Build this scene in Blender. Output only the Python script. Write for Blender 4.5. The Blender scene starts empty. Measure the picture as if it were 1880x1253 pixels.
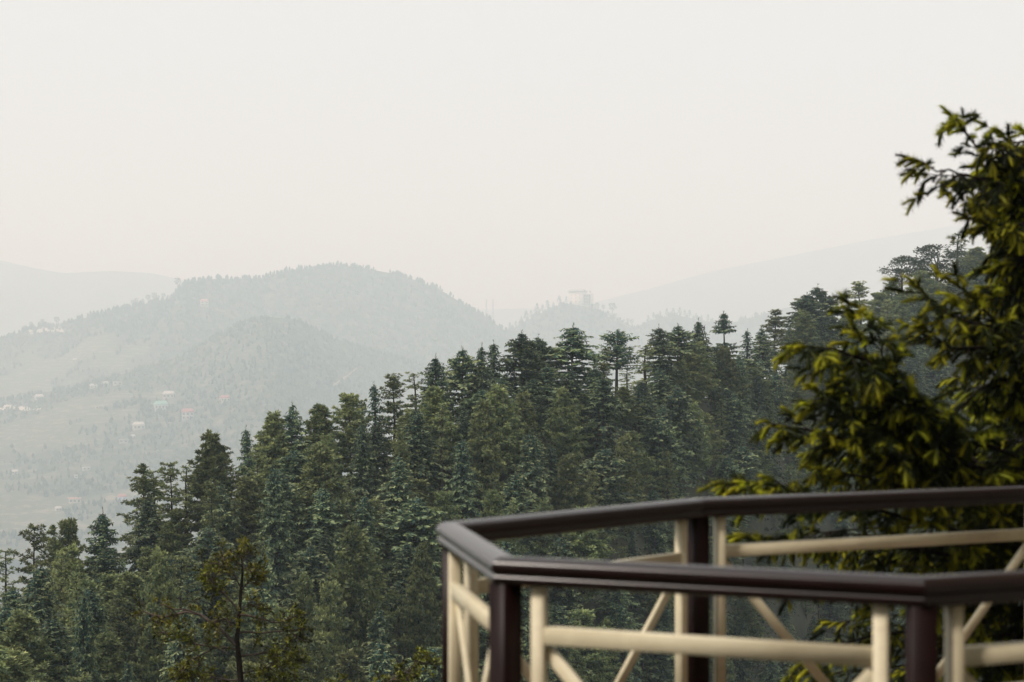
import bpy, math, random
import numpy as np
from mathutils import Vector

rng = np.random.default_rng(7)
random.seed(7)
S = bpy.context.scene
COL = S.collection
FPX, CX, YH = 3133.0, 940.0, 650.0          # focal length in photo pixels, centre column, horizon row

# ------------------------------------------------------------------ camera, sky, sun, exposure
cam_d = bpy.data.cameras.new('camera')
cam = bpy.data.objects.new('camera', cam_d)
COL.objects.link(cam)
S.camera = cam
cam_d.sensor_width = 36.0
cam_d.lens = 60.0
cam_d.clip_start = 0.1
cam_d.clip_end = 60000.0
cam.location = (0, 0, 0)
cam.rotation_euler = (math.pi / 2 + math.atan((YH - 626.5) / FPX), 0, 0)
cam_d.dof.use_dof = True
cam_d.dof.focus_distance = 300.0
cam_d.dof.aperture_fstop = 2.9

SUN_EL, SUN_AZ = math.radians(52), math.radians(-112)     # azimuth from the view direction, negative = towards the left
SUN_DIR = Vector((math.sin(SUN_AZ) * math.cos(SUN_EL), math.cos(SUN_AZ) * math.cos(SUN_EL), math.sin(SUN_EL)))
W = bpy.data.worlds.new('World')
S.world = W
W.use_nodes = True
nt = W.node_tree
bg = nt.nodes['Background']
sky = nt.nodes.new('ShaderNodeTexSky')
sky.sky_type = 'NISHITA'
sky.sun_disc = False
sky.sun_elevation = SUN_EL
sky.sun_rotation = SUN_AZ
sky.altitude = 2000
sky.air_density = 1.0
sky.dust_density = 8.0
mixw = nt.nodes.new('ShaderNodeMixRGB')
mixw.inputs[0].default_value = 0.8
mixw.inputs[2].default_value = (10.1, 10.15, 10.0, 1)        # even high overcast
nt.links.new(sky.outputs[0], mixw.inputs[1])
nt.links.new(mixw.outputs[0], bg.inputs[0])
bg.inputs[1].default_value = 0.068

sd = bpy.data.lights.new('sun', 'SUN')
sd.energy = 2.7
sd.angle = math.radians(10)
sd.color = (1.0, 0.95, 0.88)
sun = bpy.data.objects.new('sun', sd)
COL.objects.link(sun)
sun.rotation_euler = SUN_DIR.to_track_quat('Z', 'Y').to_euler()

S.view_settings.view_transform = 'Standard'
S.view_settings.look = 'None'
S.view_settings.exposure = 0.58
S.view_settings.gamma = 1.0
S.view_settings.use_curve_mapping = False
cy = S.cycles
cy.max_bounces = 6
cy.diffuse_bounces = 3
cy.glossy_bounces = 2
cy.transmission_bounces = 3
cy.transparent_max_bounces = 8
cy.volume_bounces = 2
cy.use_denoising = True
cy.denoiser = 'OPENIMAGEDENOISE'
cy.denoising_input_passes = 'RGB_ALBEDO_NORMAL'
cy.denoising_prefilter = 'ACCURATE'

# ------------------------------------------------------------------ helpers
def lin(c):
    return tuple(((v / 255) / 12.92 if v / 255 <= 0.04045 else ((v / 255 + 0.055) / 1.055) ** 2.4) for v in c)

def P(px, py, d):
    """point at depth d seen at a photo pixel"""
    return np.array([(px - CX) / FPX * d, d, (YH - py) / FPX * d])

def mesh(name, V, F, mats, tint=None, smooth=False, mi=None, extra=None):
    V = np.asarray(V, np.float32).reshape(-1, 3)
    if isinstance(F, np.ndarray):
        F = [F]
    F = [np.asarray(f, np.int32) for f in F if len(f)]
    me = bpy.data.meshes.new(name)
    nl = sum(f.size for f in F)
    nf = sum(len(f) for f in F)
    me.vertices.add(len(V))
    me.vertices.foreach_set('co', V.ravel())
    me.loops.add(nl)
    me.loops.foreach_set('vertex_index', np.concatenate([f.ravel() for f in F]))
    me.polygons.add(nf)
    ls, o = [], 0
    for f in F:
        k = f.shape[1]
        ls.append(o + np.arange(len(f)) * k)
        o += f.size
    me.polygons.foreach_set('loop_start', np.concatenate(ls).astype(np.int32))
    if smooth:
        me.polygons.foreach_set('use_smooth', np.ones(nf, bool))
    if mi is not None:
        me.polygons.foreach_set('material_index', np.asarray(mi, np.int32))
    for nm, arr in ([('tint', tint)] if tint is not None else []) + list((extra or {}).items()):
        a = me.attributes.new(nm, 'FLOAT', 'POINT')
        a.data.foreach_set('value', np.asarray(arr, np.float32))
    me.update(calc_edges=True)
    for m in (mats if isinstance(mats, (list, tuple)) else [mats]):
        me.materials.append(m)
    return me

def obj(name, me, parent=None, loc=None):
    o = bpy.data.objects.new(name, me)
    COL.objects.link(o)
    if parent is not None:
        o.parent = parent
    if loc is not None:
        o.location = loc
    return o

def tag(o, label=None, cat=None, group=None, kind=None):
    for k, v in (('label', label), ('category', cat), ('group', group), ('kind', kind)):
        if v:
            o[k] = v
    return o

class MB:
    """collects pieces of geometry for one mesh"""
    def __init__(s):
        s.V, s.F3, s.F4, s.T, s.n = [], [], [], [], 0
    def add(s, V, F, t=0.0):
        V = np.asarray(V, float).reshape(-1, 3)
        F = np.asarray(F, int)
        if F.size:
            (s.F3 if F.shape[1] == 3 else s.F4).append(F + s.n)
        s.V.append(V)
        t = np.asarray(t, float)
        s.T.append(np.full(len(V), float(t)) if t.ndim == 0 else t)
        s.n += len(V)
    def build(s, name, mats, smooth=False):
        F = [np.concatenate(x) for x in (s.F3, s.F4) if x]
        return mesh(name, np.concatenate(s.V), F, mats, np.concatenate(s.T), smooth)
    # pieces
    def box(s, c, size, ax=None, t=0.0):
        """box at centre c with half axes from 3x3 rows ax"""
        h = np.array(size) / 2
        ax = np.eye(3) if ax is None else np.asarray(ax)
        v = np.array([[x, y, z] for x in (-1, 1) for y in (-1, 1) for z in (-1, 1)], float) * h
        s.add(v @ ax + np.asarray(c), BOXF, t)
    def tube(s, pts, rad, n=6, t=0.0, cap=True):
        pts = np.asarray(pts, float)
        m = len(pts)
        rad = np.broadcast_to(np.asarray(rad, float), (m,))
        tan = np.gradient(pts, axis=0)
        tan /= np.linalg.norm(tan, axis=1, keepdims=True) + 1e-9
        up = np.array([0, 0, 1.0]) if abs(tan[0][2]) < 0.9 else np.array([1.0, 0, 0])
        a = np.cross(tan, up)
        a /= np.linalg.norm(a, axis=1, keepdims=True) + 1e-9
        b = np.cross(tan, a)
        th = np.arange(n) / n * 2 * math.pi
        v = pts[:, None] + rad[:, None, None] * (np.cos(th)[None, :, None] * a[:, None] + np.sin(th)[None, :, None] * b[:, None])
        i = np.arange(m - 1)[:, None] * n
        j = np.arange(n)[None]
        k = (j + 1) % n
        f = np.stack([i + j, i + k, i + n + k, i + n + j], -1).reshape(-1, 4)
        vv = v.reshape(-1, 3)
        s.add(vv, f, t)
        if cap:
            s.add(np.vstack([vv[-n:], pts[-1:]]), [[q, (q + 1) % n, n] for q in range(n)], t)
    def kites(s, Pt, D, L, Wd, Sd, t0=0.0, t1=1.0, at=0.45):
        """leaf-like quads: base P, along D (unit) length L, width Wd across Sd (unit)"""
        n = len(Pt)
        L, Wd = np.broadcast_to(L, (n,))[:, None], np.broadcast_to(Wd, (n,))[:, None]
        v = np.stack([Pt, Pt + D * L * at + Sd * Wd / 2, Pt + D * L, Pt + D * L * at - Sd * Wd / 2], 1).reshape(-1, 3)
        f = np.arange(n * 4).reshape(-1, 4)
        t0, t1 = np.broadcast_to(t0, (n,)), np.broadcast_to(t1, (n,))
        s.add(v, f, np.stack([t0, (t0 + t1) / 2, t1, (t0 + t1) / 2], 1).ravel())

BOXF = np.array([[0, 1, 3, 2], [4, 6, 7, 5], [0, 4, 5, 1], [2, 3, 7, 6], [0, 2, 6, 4], [1, 5, 7, 3]])

def unit(a):
    return a / (np.linalg.norm(a, axis=-1, keepdims=True) + 1e-9)

def rdir(r, n):
    return unit(r.normal(size=(n, 3)))

def perp(D, r):
    return unit(np.cross(D, r.normal(size=D.shape)))

def h2(ix, iy, seed):
    n = (ix.astype(np.int64) * 374761393 + iy.astype(np.int64) * 668265263 + seed * 1442695041) & 0x7fffffff
    n = ((n ^ (n >> 13)) * 1274126177) & 0x7fffffff
    n = (n ^ (n >> 16)) & 0xffff
    return n / 65535.0

def vn(x, y, seed=0):
    x, y = np.asarray(x, float), np.asarray(y, float)
    ix, iy = np.floor(x).astype(np.int64), np.floor(y).astype(np.int64)
    fx, fy = x - ix, y - iy
    fx, fy = fx * fx * (3 - 2 * fx), fy * fy * (3 - 2 * fy)
    a, b, c, d = h2(ix, iy, seed), h2(ix + 1, iy, seed), h2(ix, iy + 1, seed), h2(ix + 1, iy + 1, seed)
    return (a * (1 - fx) + b * fx) * (1 - fy) + (c * (1 - fx) + d * fx) * fy

def fbm(x, y, oct=4, seed=0):
    s, a, n = 0, 1.0, 0
    for o in range(oct):
        s = s + a * vn(x * 2 ** o, y * 2 ** o, seed + o * 17)
        n += a
        a *= 0.5
    return s / n            # 0..1

def interp(x, pts):
    pts = np.array(pts, float)
    return np.interp(x, pts[:, 0], pts[:, 1])

def smooth(a, b, x):
    t = np.clip((x - a) / (b - a), 0, 1)
    return t * t * (3 - 2 * t)

# ------------------------------------------------------------------ materials
def mat(name):
    m = bpy.data.materials.new(name)
    m.use_nodes = True
    n = m.node_tree
    return m, n, n.nodes['Principled BSDF']

def N(n, t, **kw):
    x = n.nodes.new(t)
    for k, v in kw.items():
        setattr(x, k, v)
    return x

def ramp(n, fac, stops):
    r = N(n, 'ShaderNodeValToRGB')
    e = r.color_ramp.elements
    while len(e) < len(stops):
        e.new(0.5)
    for q, (p, c) in zip(e, stops):
        q.position = p
        q.color = (*c, 1)
    n.links.new(fac, r.inputs[0])
    return r.outputs[0]

def mixc(n, f, a, b, mode='MIX'):
    x = N(n, 'ShaderNodeMixRGB', blend_type=mode)
    for i, v in enumerate((f, a, b)):
        if isinstance(v, (int, float)):
            x.inputs[i].default_value = v
        elif isinstance(v, tuple):
            x.inputs[i].default_value = (*v, 1)
        else:
            n.links.new(v, x.inputs[i])
    return x.outputs[0]

def noise(n, scale, detail=4, rough=0.6, vec=None):
    x = N(n, 'ShaderNodeTexNoise')
    x.inputs['Scale'].default_value = scale
    x.inputs['Detail'].default_value = detail
    x.inputs['Roughness'].default_value = rough
    if vec is not None:
        n.links.new(vec, x.inputs['Vector'])
    return x.outputs['Fac']

def foliage_mat(name, dark, light, transl=0.3, rough=0.6, vary=0.25, spec=0.2):
    m, n, b = mat(name)
    at = N(n, 'ShaderNodeAttribute', attribute_name='tint')
    col = mixc(n, at.outputs['Fac'], dark, light)
    oi = N(n, 'ShaderNodeObjectInfo')
    hs = N(n, 'ShaderNodeHueSaturation')
    mr = N(n, 'ShaderNodeMapRange')
    mr.inputs[3].default_value = 1 - vary
    mr.inputs[4].default_value = 1 + vary
    n.links.new(oi.outputs['Random'], mr.inputs[0])
    n.links.new(mr.outputs[0], hs.inputs['Value'])
    mh = N(n, 'ShaderNodeMapRange')
    mh.inputs[3].default_value = 0.485
    mh.inputs[4].default_value = 0.515
    mu = N(n, 'ShaderNodeMath', operation='FRACT')
    ml = N(n, 'ShaderNodeMath', operation='MULTIPLY')
    ml.inputs[1].default_value = 7.31
    n.links.new(oi.outputs['Random'], ml.inputs[0])
    n.links.new(ml.outputs[0], mu.inputs[0])
    n.links.new(mu.outputs[0], mh.inputs[0])
    n.links.new(mh.outputs[0], hs.inputs['Hue'])
    n.links.new(col, hs.inputs['Color'])
    n.links.new(hs.outputs[0], b.inputs['Base Color'])
    b.inputs['Roughness'].default_value = rough
    b.inputs['Specular IOR Level'].default_value = spec
    tr = N(n, 'ShaderNodeBsdfTranslucent')
    n.links.new(hs.outputs[0], tr.inputs[0])
    mx = N(n, 'ShaderNodeMixShader')
    mx.inputs[0].default_value = transl
    n.links.new(b.outputs[0], mx.inputs[1])
    n.links.new(tr.outputs[0], mx.inputs[2])
    n.links.new(mx.outputs[0], n.nodes['Material Output'].inputs[0])
    return m

M = {}
M['cedar'] = foliage_mat('cedar_needles', (0.008, 0.052, 0.055), (0.290, 0.325, 0.135), 0.15, 0.6, 0.38)  # glaucous dark end also paints teal shade, light end lit olive
M['pine'] = foliage_mat('pine_needles', (0.010, 0.048, 0.046), (0.330, 0.355, 0.130), 0.15, 0.6, 0.38)  # dark end painted as teal shade, light end as lit olive
M['oak'] = foliage_mat('oak_leaves', (0.020, 0.034, 0.022), (0.060, 0.070, 0.035))
M['fir'] = foliage_mat('spruce_needles', (0.008, 0.016, 0.005), (0.480, 0.490, 0.022), 0.25, 0.5, 0.22, 0.15)  # pale new tips; near-black old needles also carry painted crown shade
M['leaf'] = foliage_mat('young_leaves', (0.006, 0.009, 0.004), (0.320, 0.320, 0.032), 0.25, 0.45, 0.0, 0.3)
M['shrub'] = foliage_mat('shrub_leaves', (0.028, 0.036, 0.020), (0.075, 0.075, 0.035))
M['far'] = foliage_mat('far_wood_needles', (0.018, 0.026, 0.018), (0.110, 0.11, 0.07), 0.1, 0.9, 0.1, 0.0)

def simple_mat(name, col, rough=0.6, scale=8.0, var=0.25, bump=0.0, spec=0.4):
    m, n, b = mat(name)
    tc = N(n, 'ShaderNodeTexCoord')
    f = noise(n, scale, 5, 0.65, tc.outputs['Object'])
    c = ramp(n, f, [(0.3, tuple(v * (1 - var) for v in col)), (0.7, tuple(min(1, v * (1 + var)) for v in col))])
    n.links.new(c, b.inputs['Base Color'])
    b.inputs['Roughness'].default_value = rough
    b.inputs['Specular IOR Level'].default_value = spec
    if bump:
        bp = N(n, 'ShaderNodeBump')
        bp.inputs['Strength'].default_value = bump
        bp.inputs['Distance'].default_value = 0.02
        n.links.new(f, bp.inputs['Height'])
        n.links.new(bp.outputs[0], b.inputs['Normal'])
    return m

M['bark'] = simple_mat('bark', (0.045, 0.036, 0.028), 0.9, 3.0, 0.4, 0.5, 0.1)
M['darktwig'] = simple_mat('dark_twig_bark', (0.022, 0.017, 0.013), 0.85, 20.0, 0.35, 0.3, 0.1)
M['twig'] = simple_mat('twig_bark', (0.075, 0.058, 0.045), 0.8, 20.0, 0.35, 0.3, 0.2)

# dark brown gloss paint
m, n, b = mat('brown_gloss_paint')
tc = N(n, 'ShaderNodeTexCoord')
f = noise(n, 14, 5, 0.6, tc.outputs['Object'])
n.links.new(ramp(n, f, [(0.3, (0.007, 0.0018, 0.0014)), (0.75, (0.014, 0.0038, 0.003))]), b.inputs['Base Color'])
r = N(n, 'ShaderNodeMapRange')
r.inputs[3].default_value = 0.16
r.inputs[4].default_value = 0.32
n.links.new(f, r.inputs[0])
n.links.new(r.outputs[0], b.inputs['Roughness'])
bp = N(n, 'ShaderNodeBump')
bp.inputs['Strength'].default_value = 0.12
bp.inputs['Distance'].default_value = 0.004
n.links.new(noise(n, 60, 3, 0.5, tc.outputs['Object']), bp.inputs['Height'])
n.links.new(bp.outputs[0], b.inputs['Normal'])
b.inputs['Specular IOR Level'].default_value = 0.0
b.inputs['Coat Weight'].default_value = 1.0
b.inputs['Coat Roughness'].default_value = 0.24
b.inputs['Coat IOR'].default_value = 1.55
M['brown'] = m
mp_ = m.copy()
mp_.name = 'brown_post_paint'
mp_.node_tree.nodes['Principled BSDF'].inputs['Coat Weight'].default_value = 0.3
mp_.node_tree.nodes['Principled BSDF'].inputs['Coat Roughness'].default_value = 0.45
M['post'] = mp_

# weathered cream paint
m, n, b = mat('cream_paint')
tc = N(n, 'ShaderNodeTexCoord')
mp = N(n, 'ShaderNodeMapping')
mp.inputs['Scale'].default_value = (3, 3, 14)
n.links.new(tc.outputs['Object'], mp.inputs[0])
f1 = noise(n, 2.2, 6, 0.65, tc.outputs['Object'])
f2 = noise(n, 3.0, 6, 0.7, mp.outputs[0])
c = ramp(n, f1, [(0.30, (0.54, 0.47, 0.31)), (0.52, (0.70, 0.63, 0.435)), (0.75, (0.76, 0.70, 0.51))])
c = mixc(n, ramp(n, f2, [(0.60, (0, 0, 0)), (0.76, (0.6, 0.6, 0.6))]), c, (0.20, 0.14, 0.08))
n.links.new(c, b.inputs['Base Color'])
b.inputs['Roughness'].default_value = 0.55
bp = N(n, 'ShaderNodeBump')
bp.inputs['Strength'].default_value = 0.25
bp.inputs['Distance'].default_value = 0.006
n.links.new(f2, bp.inputs['Height'])
n.links.new(bp.outputs[0], b.inputs['Normal'])
M['cream'] = m

# forest ground: needle litter, bare earth, scrub
m, n, b = mat('forest_ground')
tc = N(n, 'ShaderNodeTexCoord')
f1 = noise(n, 0.05, 6, 0.65, tc.outputs['Object'])
f2 = noise(n, 0.6, 6, 0.7, tc.outputs['Object'])
c = ramp(n, f1, [(0.35, (0.030, 0.038, 0.022)), (0.55, (0.055, 0.050, 0.030)), (0.72, (0.10, 0.075, 0.050))])
c = mixc(n, ramp(n, f2, [(0.4, (0, 0, 0)), (0.65, (1, 1, 1))]), c, (0.05, 0.052, 0.03))
n.links.new(c, b.inputs['Base Color'])
b.inputs['Roughness'].default_value = 0.95
bp = N(n, 'ShaderNodeBump')
bp.inputs['Strength'].default_value = 0.8
bp.inputs['Distance'].default_value = 0.4
n.links.new(f2, bp.inputs['Height'])
n.links.new(bp.outputs[0], b.inputs['Normal'])
M['ground'] = m

# far hillsides: scrub and terraced fields (attribute field, computed per vertex)
m, n, b = mat('far_hillside')
tc = N(n, 'ShaderNodeTexCoord')
at = N(n, 'ShaderNodeAttribute', attribute_name='field')
f1 = noise(n, 0.004, 8, 0.7, tc.outputs['Object'])
f2 = noise(n, 0.02, 6, 0.75, tc.outputs['Object'])
scrub = ramp(n, f2, [(0.35, (0.022, 0.03, 0.02)), (0.52, (0.075, 0.075, 0.05)), (0.66, (0.22, 0.18, 0.13))])
sx = N(n, 'ShaderNodeSeparateXYZ')
n.links.new(tc.outputs['Object'], sx.inputs[0])
cz = N(n, 'ShaderNodeCombineXYZ')
n.links.new(sx.outputs[2], cz.inputs[2])
dz = N(n, 'ShaderNodeMath', operation='MULTIPLY_ADD')
n.links.new(f1, dz.inputs[0])
dz.inputs[1].default_value = 60.0
n.links.new(sx.outputs[2], dz.inputs[2])
fr = N(n, 'ShaderNodeMath', operation='MULTIPLY')
fr.inputs[1].default_value = 1 / 16.0
n.links.new(dz.outputs[0], fr.inputs[0])
fc = N(n, 'ShaderNodeMath', operation='FRACT')
n.links.new(fr.outputs[0], fc.inputs[0])
terr = ramp(n, fc.outputs[0], [(0.0, (0.22, 0.185, 0.14)), (0.45, (0.26, 0.215, 0.16)), (0.60, (0.12, 0.12, 0.075)), (0.95, (0.10, 0.11, 0.06))])
terr = mixc(n, ramp(n, f2, [(0.42, (0, 0, 0)), (0.56, (1, 1, 1))]), terr, (0.08, 0.09, 0.05))
c = mixc(n, at.outputs['Fac'], scrub, terr)
n.links.new(c, b.inputs['Base Color'])
b.inputs['Roughness'].default_value = 1.0
b.inputs['Specular IOR Level'].default_value = 0.0
M['hill'] = m

M['stone'] = simple_mat('dark_stone', (0.20, 0.18, 0.15), 0.85, 1.2, 0.3, 0.4, 0.2)
M['bank'] = simple_mat('reddish_earth', (0.115, 0.09, 0.065), 0.95, 0.5, 0.4, 0.3, 0.0)
M['earth'] = simple_mat('bare_earth', (0.34, 0.26, 0.19), 0.95, 0.3, 0.3, 0.0, 0.0)
M['rubble'] = simple_mat('pale_rubble', (0.55, 0.50, 0.42), 0.95, 0.15, 0.45, 0.0, 0.0)
M['plaster'] = simple_mat('pale_plaster', (0.46, 0.42, 0.33), 0.8, 0.3, 0.12)
M['block'] = simple_mat('cream_plaster', (0.74, 0.70, 0.60), 0.8, 0.05, 0.1)
M['white'] = simple_mat('white_wall_paint', (0.44, 0.43, 0.41), 0.7, 0.3, 0.08)
M['teal'] = simple_mat('green_sheet_roof', (0.16, 0.34, 0.29), 0.5, 0.3, 0.12)
M['red'] = simple_mat('red_sheet_roof', (0.33, 0.09, 0.08), 0.5, 0.3, 0.15)
M['pinkroof'] = simple_mat('faded_pink_roof', (0.55, 0.25, 0.2), 0.6, 0.3, 0.15)
M['pale'] = simple_mat('pale_sheet_roof', (0.46, 0.44, 0.40), 0.5, 0.3, 0.1)
M['slab'] = simple_mat('grey_concrete', (0.36, 0.33, 0.28), 0.8, 0.3, 0.15)
M['pane'] = simple_mat('dark_window_pane', (0.06, 0.07, 0.08), 0.15, 1.0, 0.1)
M['blue'] = simple_mat('blue_window_paint', (0.10, 0.20, 0.55), 0.5, 1.0, 0.1)
M['steel'] = simple_mat('galvanised_steel', (0.25, 0.26, 0.27), 0.5, 2.0, 0.1)
M['boards'] = simple_mat('deck_boards', (0.12, 0.08, 0.055), 0.6, 6.0, 0.3)

# ------------------------------------------------------------------ ground: the near slope, the wooded spur, the valley floor
CREST_Y = [(-500, 1480), (-200, 1330), (0, 1240), (140, 1175), (270, 1085), (400, 1015), (520, 962), (620, 922), (730, 880), (830, 845), (900, 820),
           (1000, 795), (1100, 778), (1200, 762), (1300, 745), (1400, 725), (1500, 692), (1600, 650), (1700, 605), (1800, 565), (1900, 535), (2300, 430)]
CREST_D = [(-500, 185), (0, 205), (400, 235), (800, 270), (1100, 305), (1400, 400), (1650, 530), (1900, 680), (2300, 820)]
FLOOR = -660.0
KF = 1.5                                   # scale of everything beyond the spur

def crest_d(px):
    return interp(px, CREST_D)

def ground_z(x, y):
    x, y = np.asarray(x, float), np.asarray(y, float)
    d = np.hypot(x, y)
    phi = np.arctan2(x, y)
    phc = np.clip(phi, -0.62, 0.62)
    px = CX + FPX * np.tan(phc)
    dd = d * np.cos(phc)                                   # depth along the view axis
    dc = interp(px, CREST_D)
    zc = (YH - interp(px, CREST_Y) + 25) / FPX * dc
    df = dc * 0.74
    zf = (YH - 1430.0) / FPX * df
    kn = [(0 * dc, -7 + 0 * dc), (25 + 0 * dc, -10 + 0 * dc), (60 + 0 * dc, -35 + 0 * dc), (100 + 0 * dc, np.minimum(-55, zf - 6)), (df * 0.97, zf - 3),
          (df, zf), (dc - 8, zc - 2.0), (dc, zc), (dc + 12, zc - 1.5), (dc + 60, zc - 28), (dc + 300, zc - 190), (dc + 900, -400 + 0 * dc), (3000 + 0 * dc, FLOOR + 0 * dc), (60000 + 0 * dc, FLOOR + 0 * dc)]
    z = np.full(d.shape, -7.0)
    for (a, za), (b_, zb) in zip(kn[:-1], kn[1:]):
        t = (dd - a) / np.maximum(b_ - a, 1e-3)
        z = np.where((dd >= a) & (dd < b_), za + (zb - za) * t, z)
    z = z + (fbm(x / 22, y / 22, 4, 3) - 0.5) * 5.0 * smooth(60, 140, dd) * (1 - smooth(1500, 2500, dd))
    back = smooth(1.1, 1.9, np.abs(phi))                   # behind the camera the hill goes on as a shoulder
    zb = np.where(d < 600, -7 + 0.05 * np.minimum(d, 300), -7 + 15 - (d - 600) * 0.25)
    zb = np.maximum(zb, FLOOR)
    return z * (1 - back) + zb * back

fr_ = np.tan(np.linspace(-0.36, 0.36, 300))
phis = np.concatenate([np.linspace(-math.pi, -0.40, 50)[:-1], np.linspace(-0.40, 0.75, 420), np.linspace(0.75, math.pi, 50)[1:-1]])
rad_ = np.concatenate([[0.5, 4, 8, 14, 20], np.arange(26, 140, 6), np.arange(140, 720, 2.5), np.geomspace(722, 20000, 60)])
A, R_ = np.meshgrid(phis, rad_, indexing='ij')
gx, gy = R_ * np.sin(A), R_ * np.cos(A)
gz = ground_z(gx, gy)
na, nr = A.shape
ii = np.arange(na)[:, None] * nr + np.arange(nr - 1)[None]
jj = ((np.arange(na) + 1) % na)[:, None] * nr + np.arange(nr - 1)[None]
gf = np.stack([ii, jj, jj + 1, ii + 1], -1).reshape(-1, 4)
g = obj('ground', mesh('ground', np.stack([gx, gy, gz], -1), gf, M['ground'], smooth=True))
tag(g, 'steep wooded ground falling to the valley floor', kind='structure')

# ------------------------------------------------------------------ far hills
class Hill:
    def __init__(s, name, crest, d0, depth, foot, rough, seed, label):
        s.crest, s.d0p, s.depth, s.foot, s.rough, s.seed = crest, d0, depth * KF, foot * KF, rough * KF, seed
        s.x0, s.x1 = crest[0][0], crest[-1][0]
        px = np.linspace(s.x0, s.x1, int((s.x1 - s.x0) / 5))
        t = np.concatenate([np.linspace(-0.7, -0.05, 6), np.linspace(0, 1, 90)])
        PX, T = np.meshgrid(px, t, indexing='ij')
        d = s.d0(PX) - T * s.depth
        X = (PX - CX) / FPX * d
        Z = s.z(PX, d)
        fld = s.field(PX, d)
        n1, n2 = PX.shape
        i = np.arange(n1 - 1)[:, None] * n2 + np.arange(n2 - 1)[None]
        f = np.stack([i, i + 1, i + n2 + 1, i + n2], -1).reshape(-1, 4)
        s.o = obj(name, mesh(name, np.stack([X, d, Z], -1), f, M['hill'], smooth=True, extra={'field': fld.ravel()}))
        tag(s.o, label, kind='structure')
    def d0(s, px):
        return interp(px, s.d0p) * KF
    def z(s, px, d):
        d0 = s.d0(px)
        t = (d0 - d) / s.depth
        zc = (YH - interp(px, s.crest)) / FPX * d0
        X = (px - CX) / FPX * d
        f = np.clip(t, 0, 1)
        z = zc + (s.foot - zc) * f ** 1.12
        gul = (fbm(X / 620, d / 1300, 4, s.seed) - 0.5) * 2
        z = z + gul * s.rough * smooth(0.0, 0.18, f) + (vn(X / 60, d / 60, s.seed + 5) - 0.5) * 5
        return np.maximum(np.where(t < 0, zc + t * s.depth * 0.45, z), FLOOR + 2)
    def field(s, px, d):
        X = (px - CX) / FPX * d
        t = (s.d0(px) - d) / s.depth
        v = .55 * fbm(X / 780 + 3, d / 570, 4, s.seed + 40) + .45 * fbm(X / 230, d / 170, 4, s.seed + 41)
        return smooth(0.50, 0.60, v + s.bias(px, t))
    def bias(s, px, t):
        return -0.1
    def hit(s, px, py):
        """first point of this hill's surface on the ray through a photo pixel"""
        d = np.linspace(s.d0(px) - s.depth, s.d0(px), 1500)
        zz = s.z(np.full_like(d, px), d)
        ray = (YH - py) / FPX * d
        k = np.nonzero(zz >= ray)[0]
        i = k[0] if len(k) else len(d) - 1
        return np.array([(px - CX) / FPX * d[i], d[i], zz[i]])

class MainHill(Hill):
    def bias(s, px, t):
        return -0.22 + 0.30 * smooth(420, 180, px) * smooth(0.04, 0.2, t) + 0.08 * smooth(.5, .9, t)
class DomeHill(Hill):
    def bias(s, px, t):
        return -0.16 + 0.20 * smooth(0.12, 0.3, t) * smooth(480, 60, px) + 0.22 * smooth(640, 720, px) - 0.2 * smooth(0.2, 0.05, t)
class KnollHill(Hill):
    def bias(s, px, t):
        return -0.15 + 0.22 * smooth(900, 780, px) + 0.15 * smooth(1360, 1450, px)

far_left = Hill('far_left_hills', [(-700, 500), (-300, 470), (0, 478), (60, 492), (120, 502), (200, 498), (280, 502), (360, 520), (450, 560), (600, 620), (800, 640)],
                [(-700, 12300), (800, 13000)], 2300, -420, 60, 11, 'faint hazy hills beyond the main wooded mountain')
far_right = Hill('far_right_hills', [(300, 640), (600, 600), (760, 585), (860, 570), (960, 566), (1040, 570), (1120, 548), (1200, 528), (1300, 500), (1450, 470), (1600, 440), (1750, 415), (2000, 395)],
                 [(300, 14300), (2000, 14600)], 2600, -420, 60, 23, 'barely visible hills rising into the white haze')
main_hill = MainHill('wooded_mountain', [(-700, 720), (-200, 660), (0, 626), (40, 608), (70, 600), (110, 600), (150, 585), (210, 570), (250, 562), (310, 550), (330, 528), (350, 517), (400, 512), (480, 512), (530, 496), (580, 493),
                 (620, 487), (660, 492), (720, 502), (760, 514), (800, 528), (850, 558), (900, 588), (930, 610), (1000, 650), (1300, 720)],
                 [(-700, 6300), (300, 6700), (1300, 7400)], 1700, -400, 95, 31, 'broad hazy mountain under thick forest')
dome_hill = DomeHill('dome_hill', [(-700, 800), (-300, 765), (0, 735), (120, 715), (200, 694), (280, 672), (340, 650), (400, 617), (440, 596), (490, 582), (530, 585), (570, 600), (620, 625), (680, 643), (740, 660),
                 (830, 692), (950, 740), (1300, 840), (1500, 900)], [(-700, 5200), (0, 5300), (500, 5250), (800, 6000), (1500, 7000)], 1900, -425, 60, 47, 'lower rounded hill with terraces on its flank')
knoll_hill = KnollHill('knoll_ridge', [(450, 720), (600, 665), (700, 645), (780, 636), (850, 632), (900, 616), (940, 604), (980, 582), (1010, 568), (1040, 558), (1090, 562), (1115, 578), (1140, 588), (1165, 602), (1195, 588),
                 (1240, 578), (1290, 590), (1340, 594), (1385, 582), (1440, 566), (1500, 558), (1700, 545), (2100, 540)], [(450, 7300), (1100, 7700), (2100, 8200)], 1700, -330, 45, 59,
                 'hazy knoll ridge with a building on top')

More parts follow.
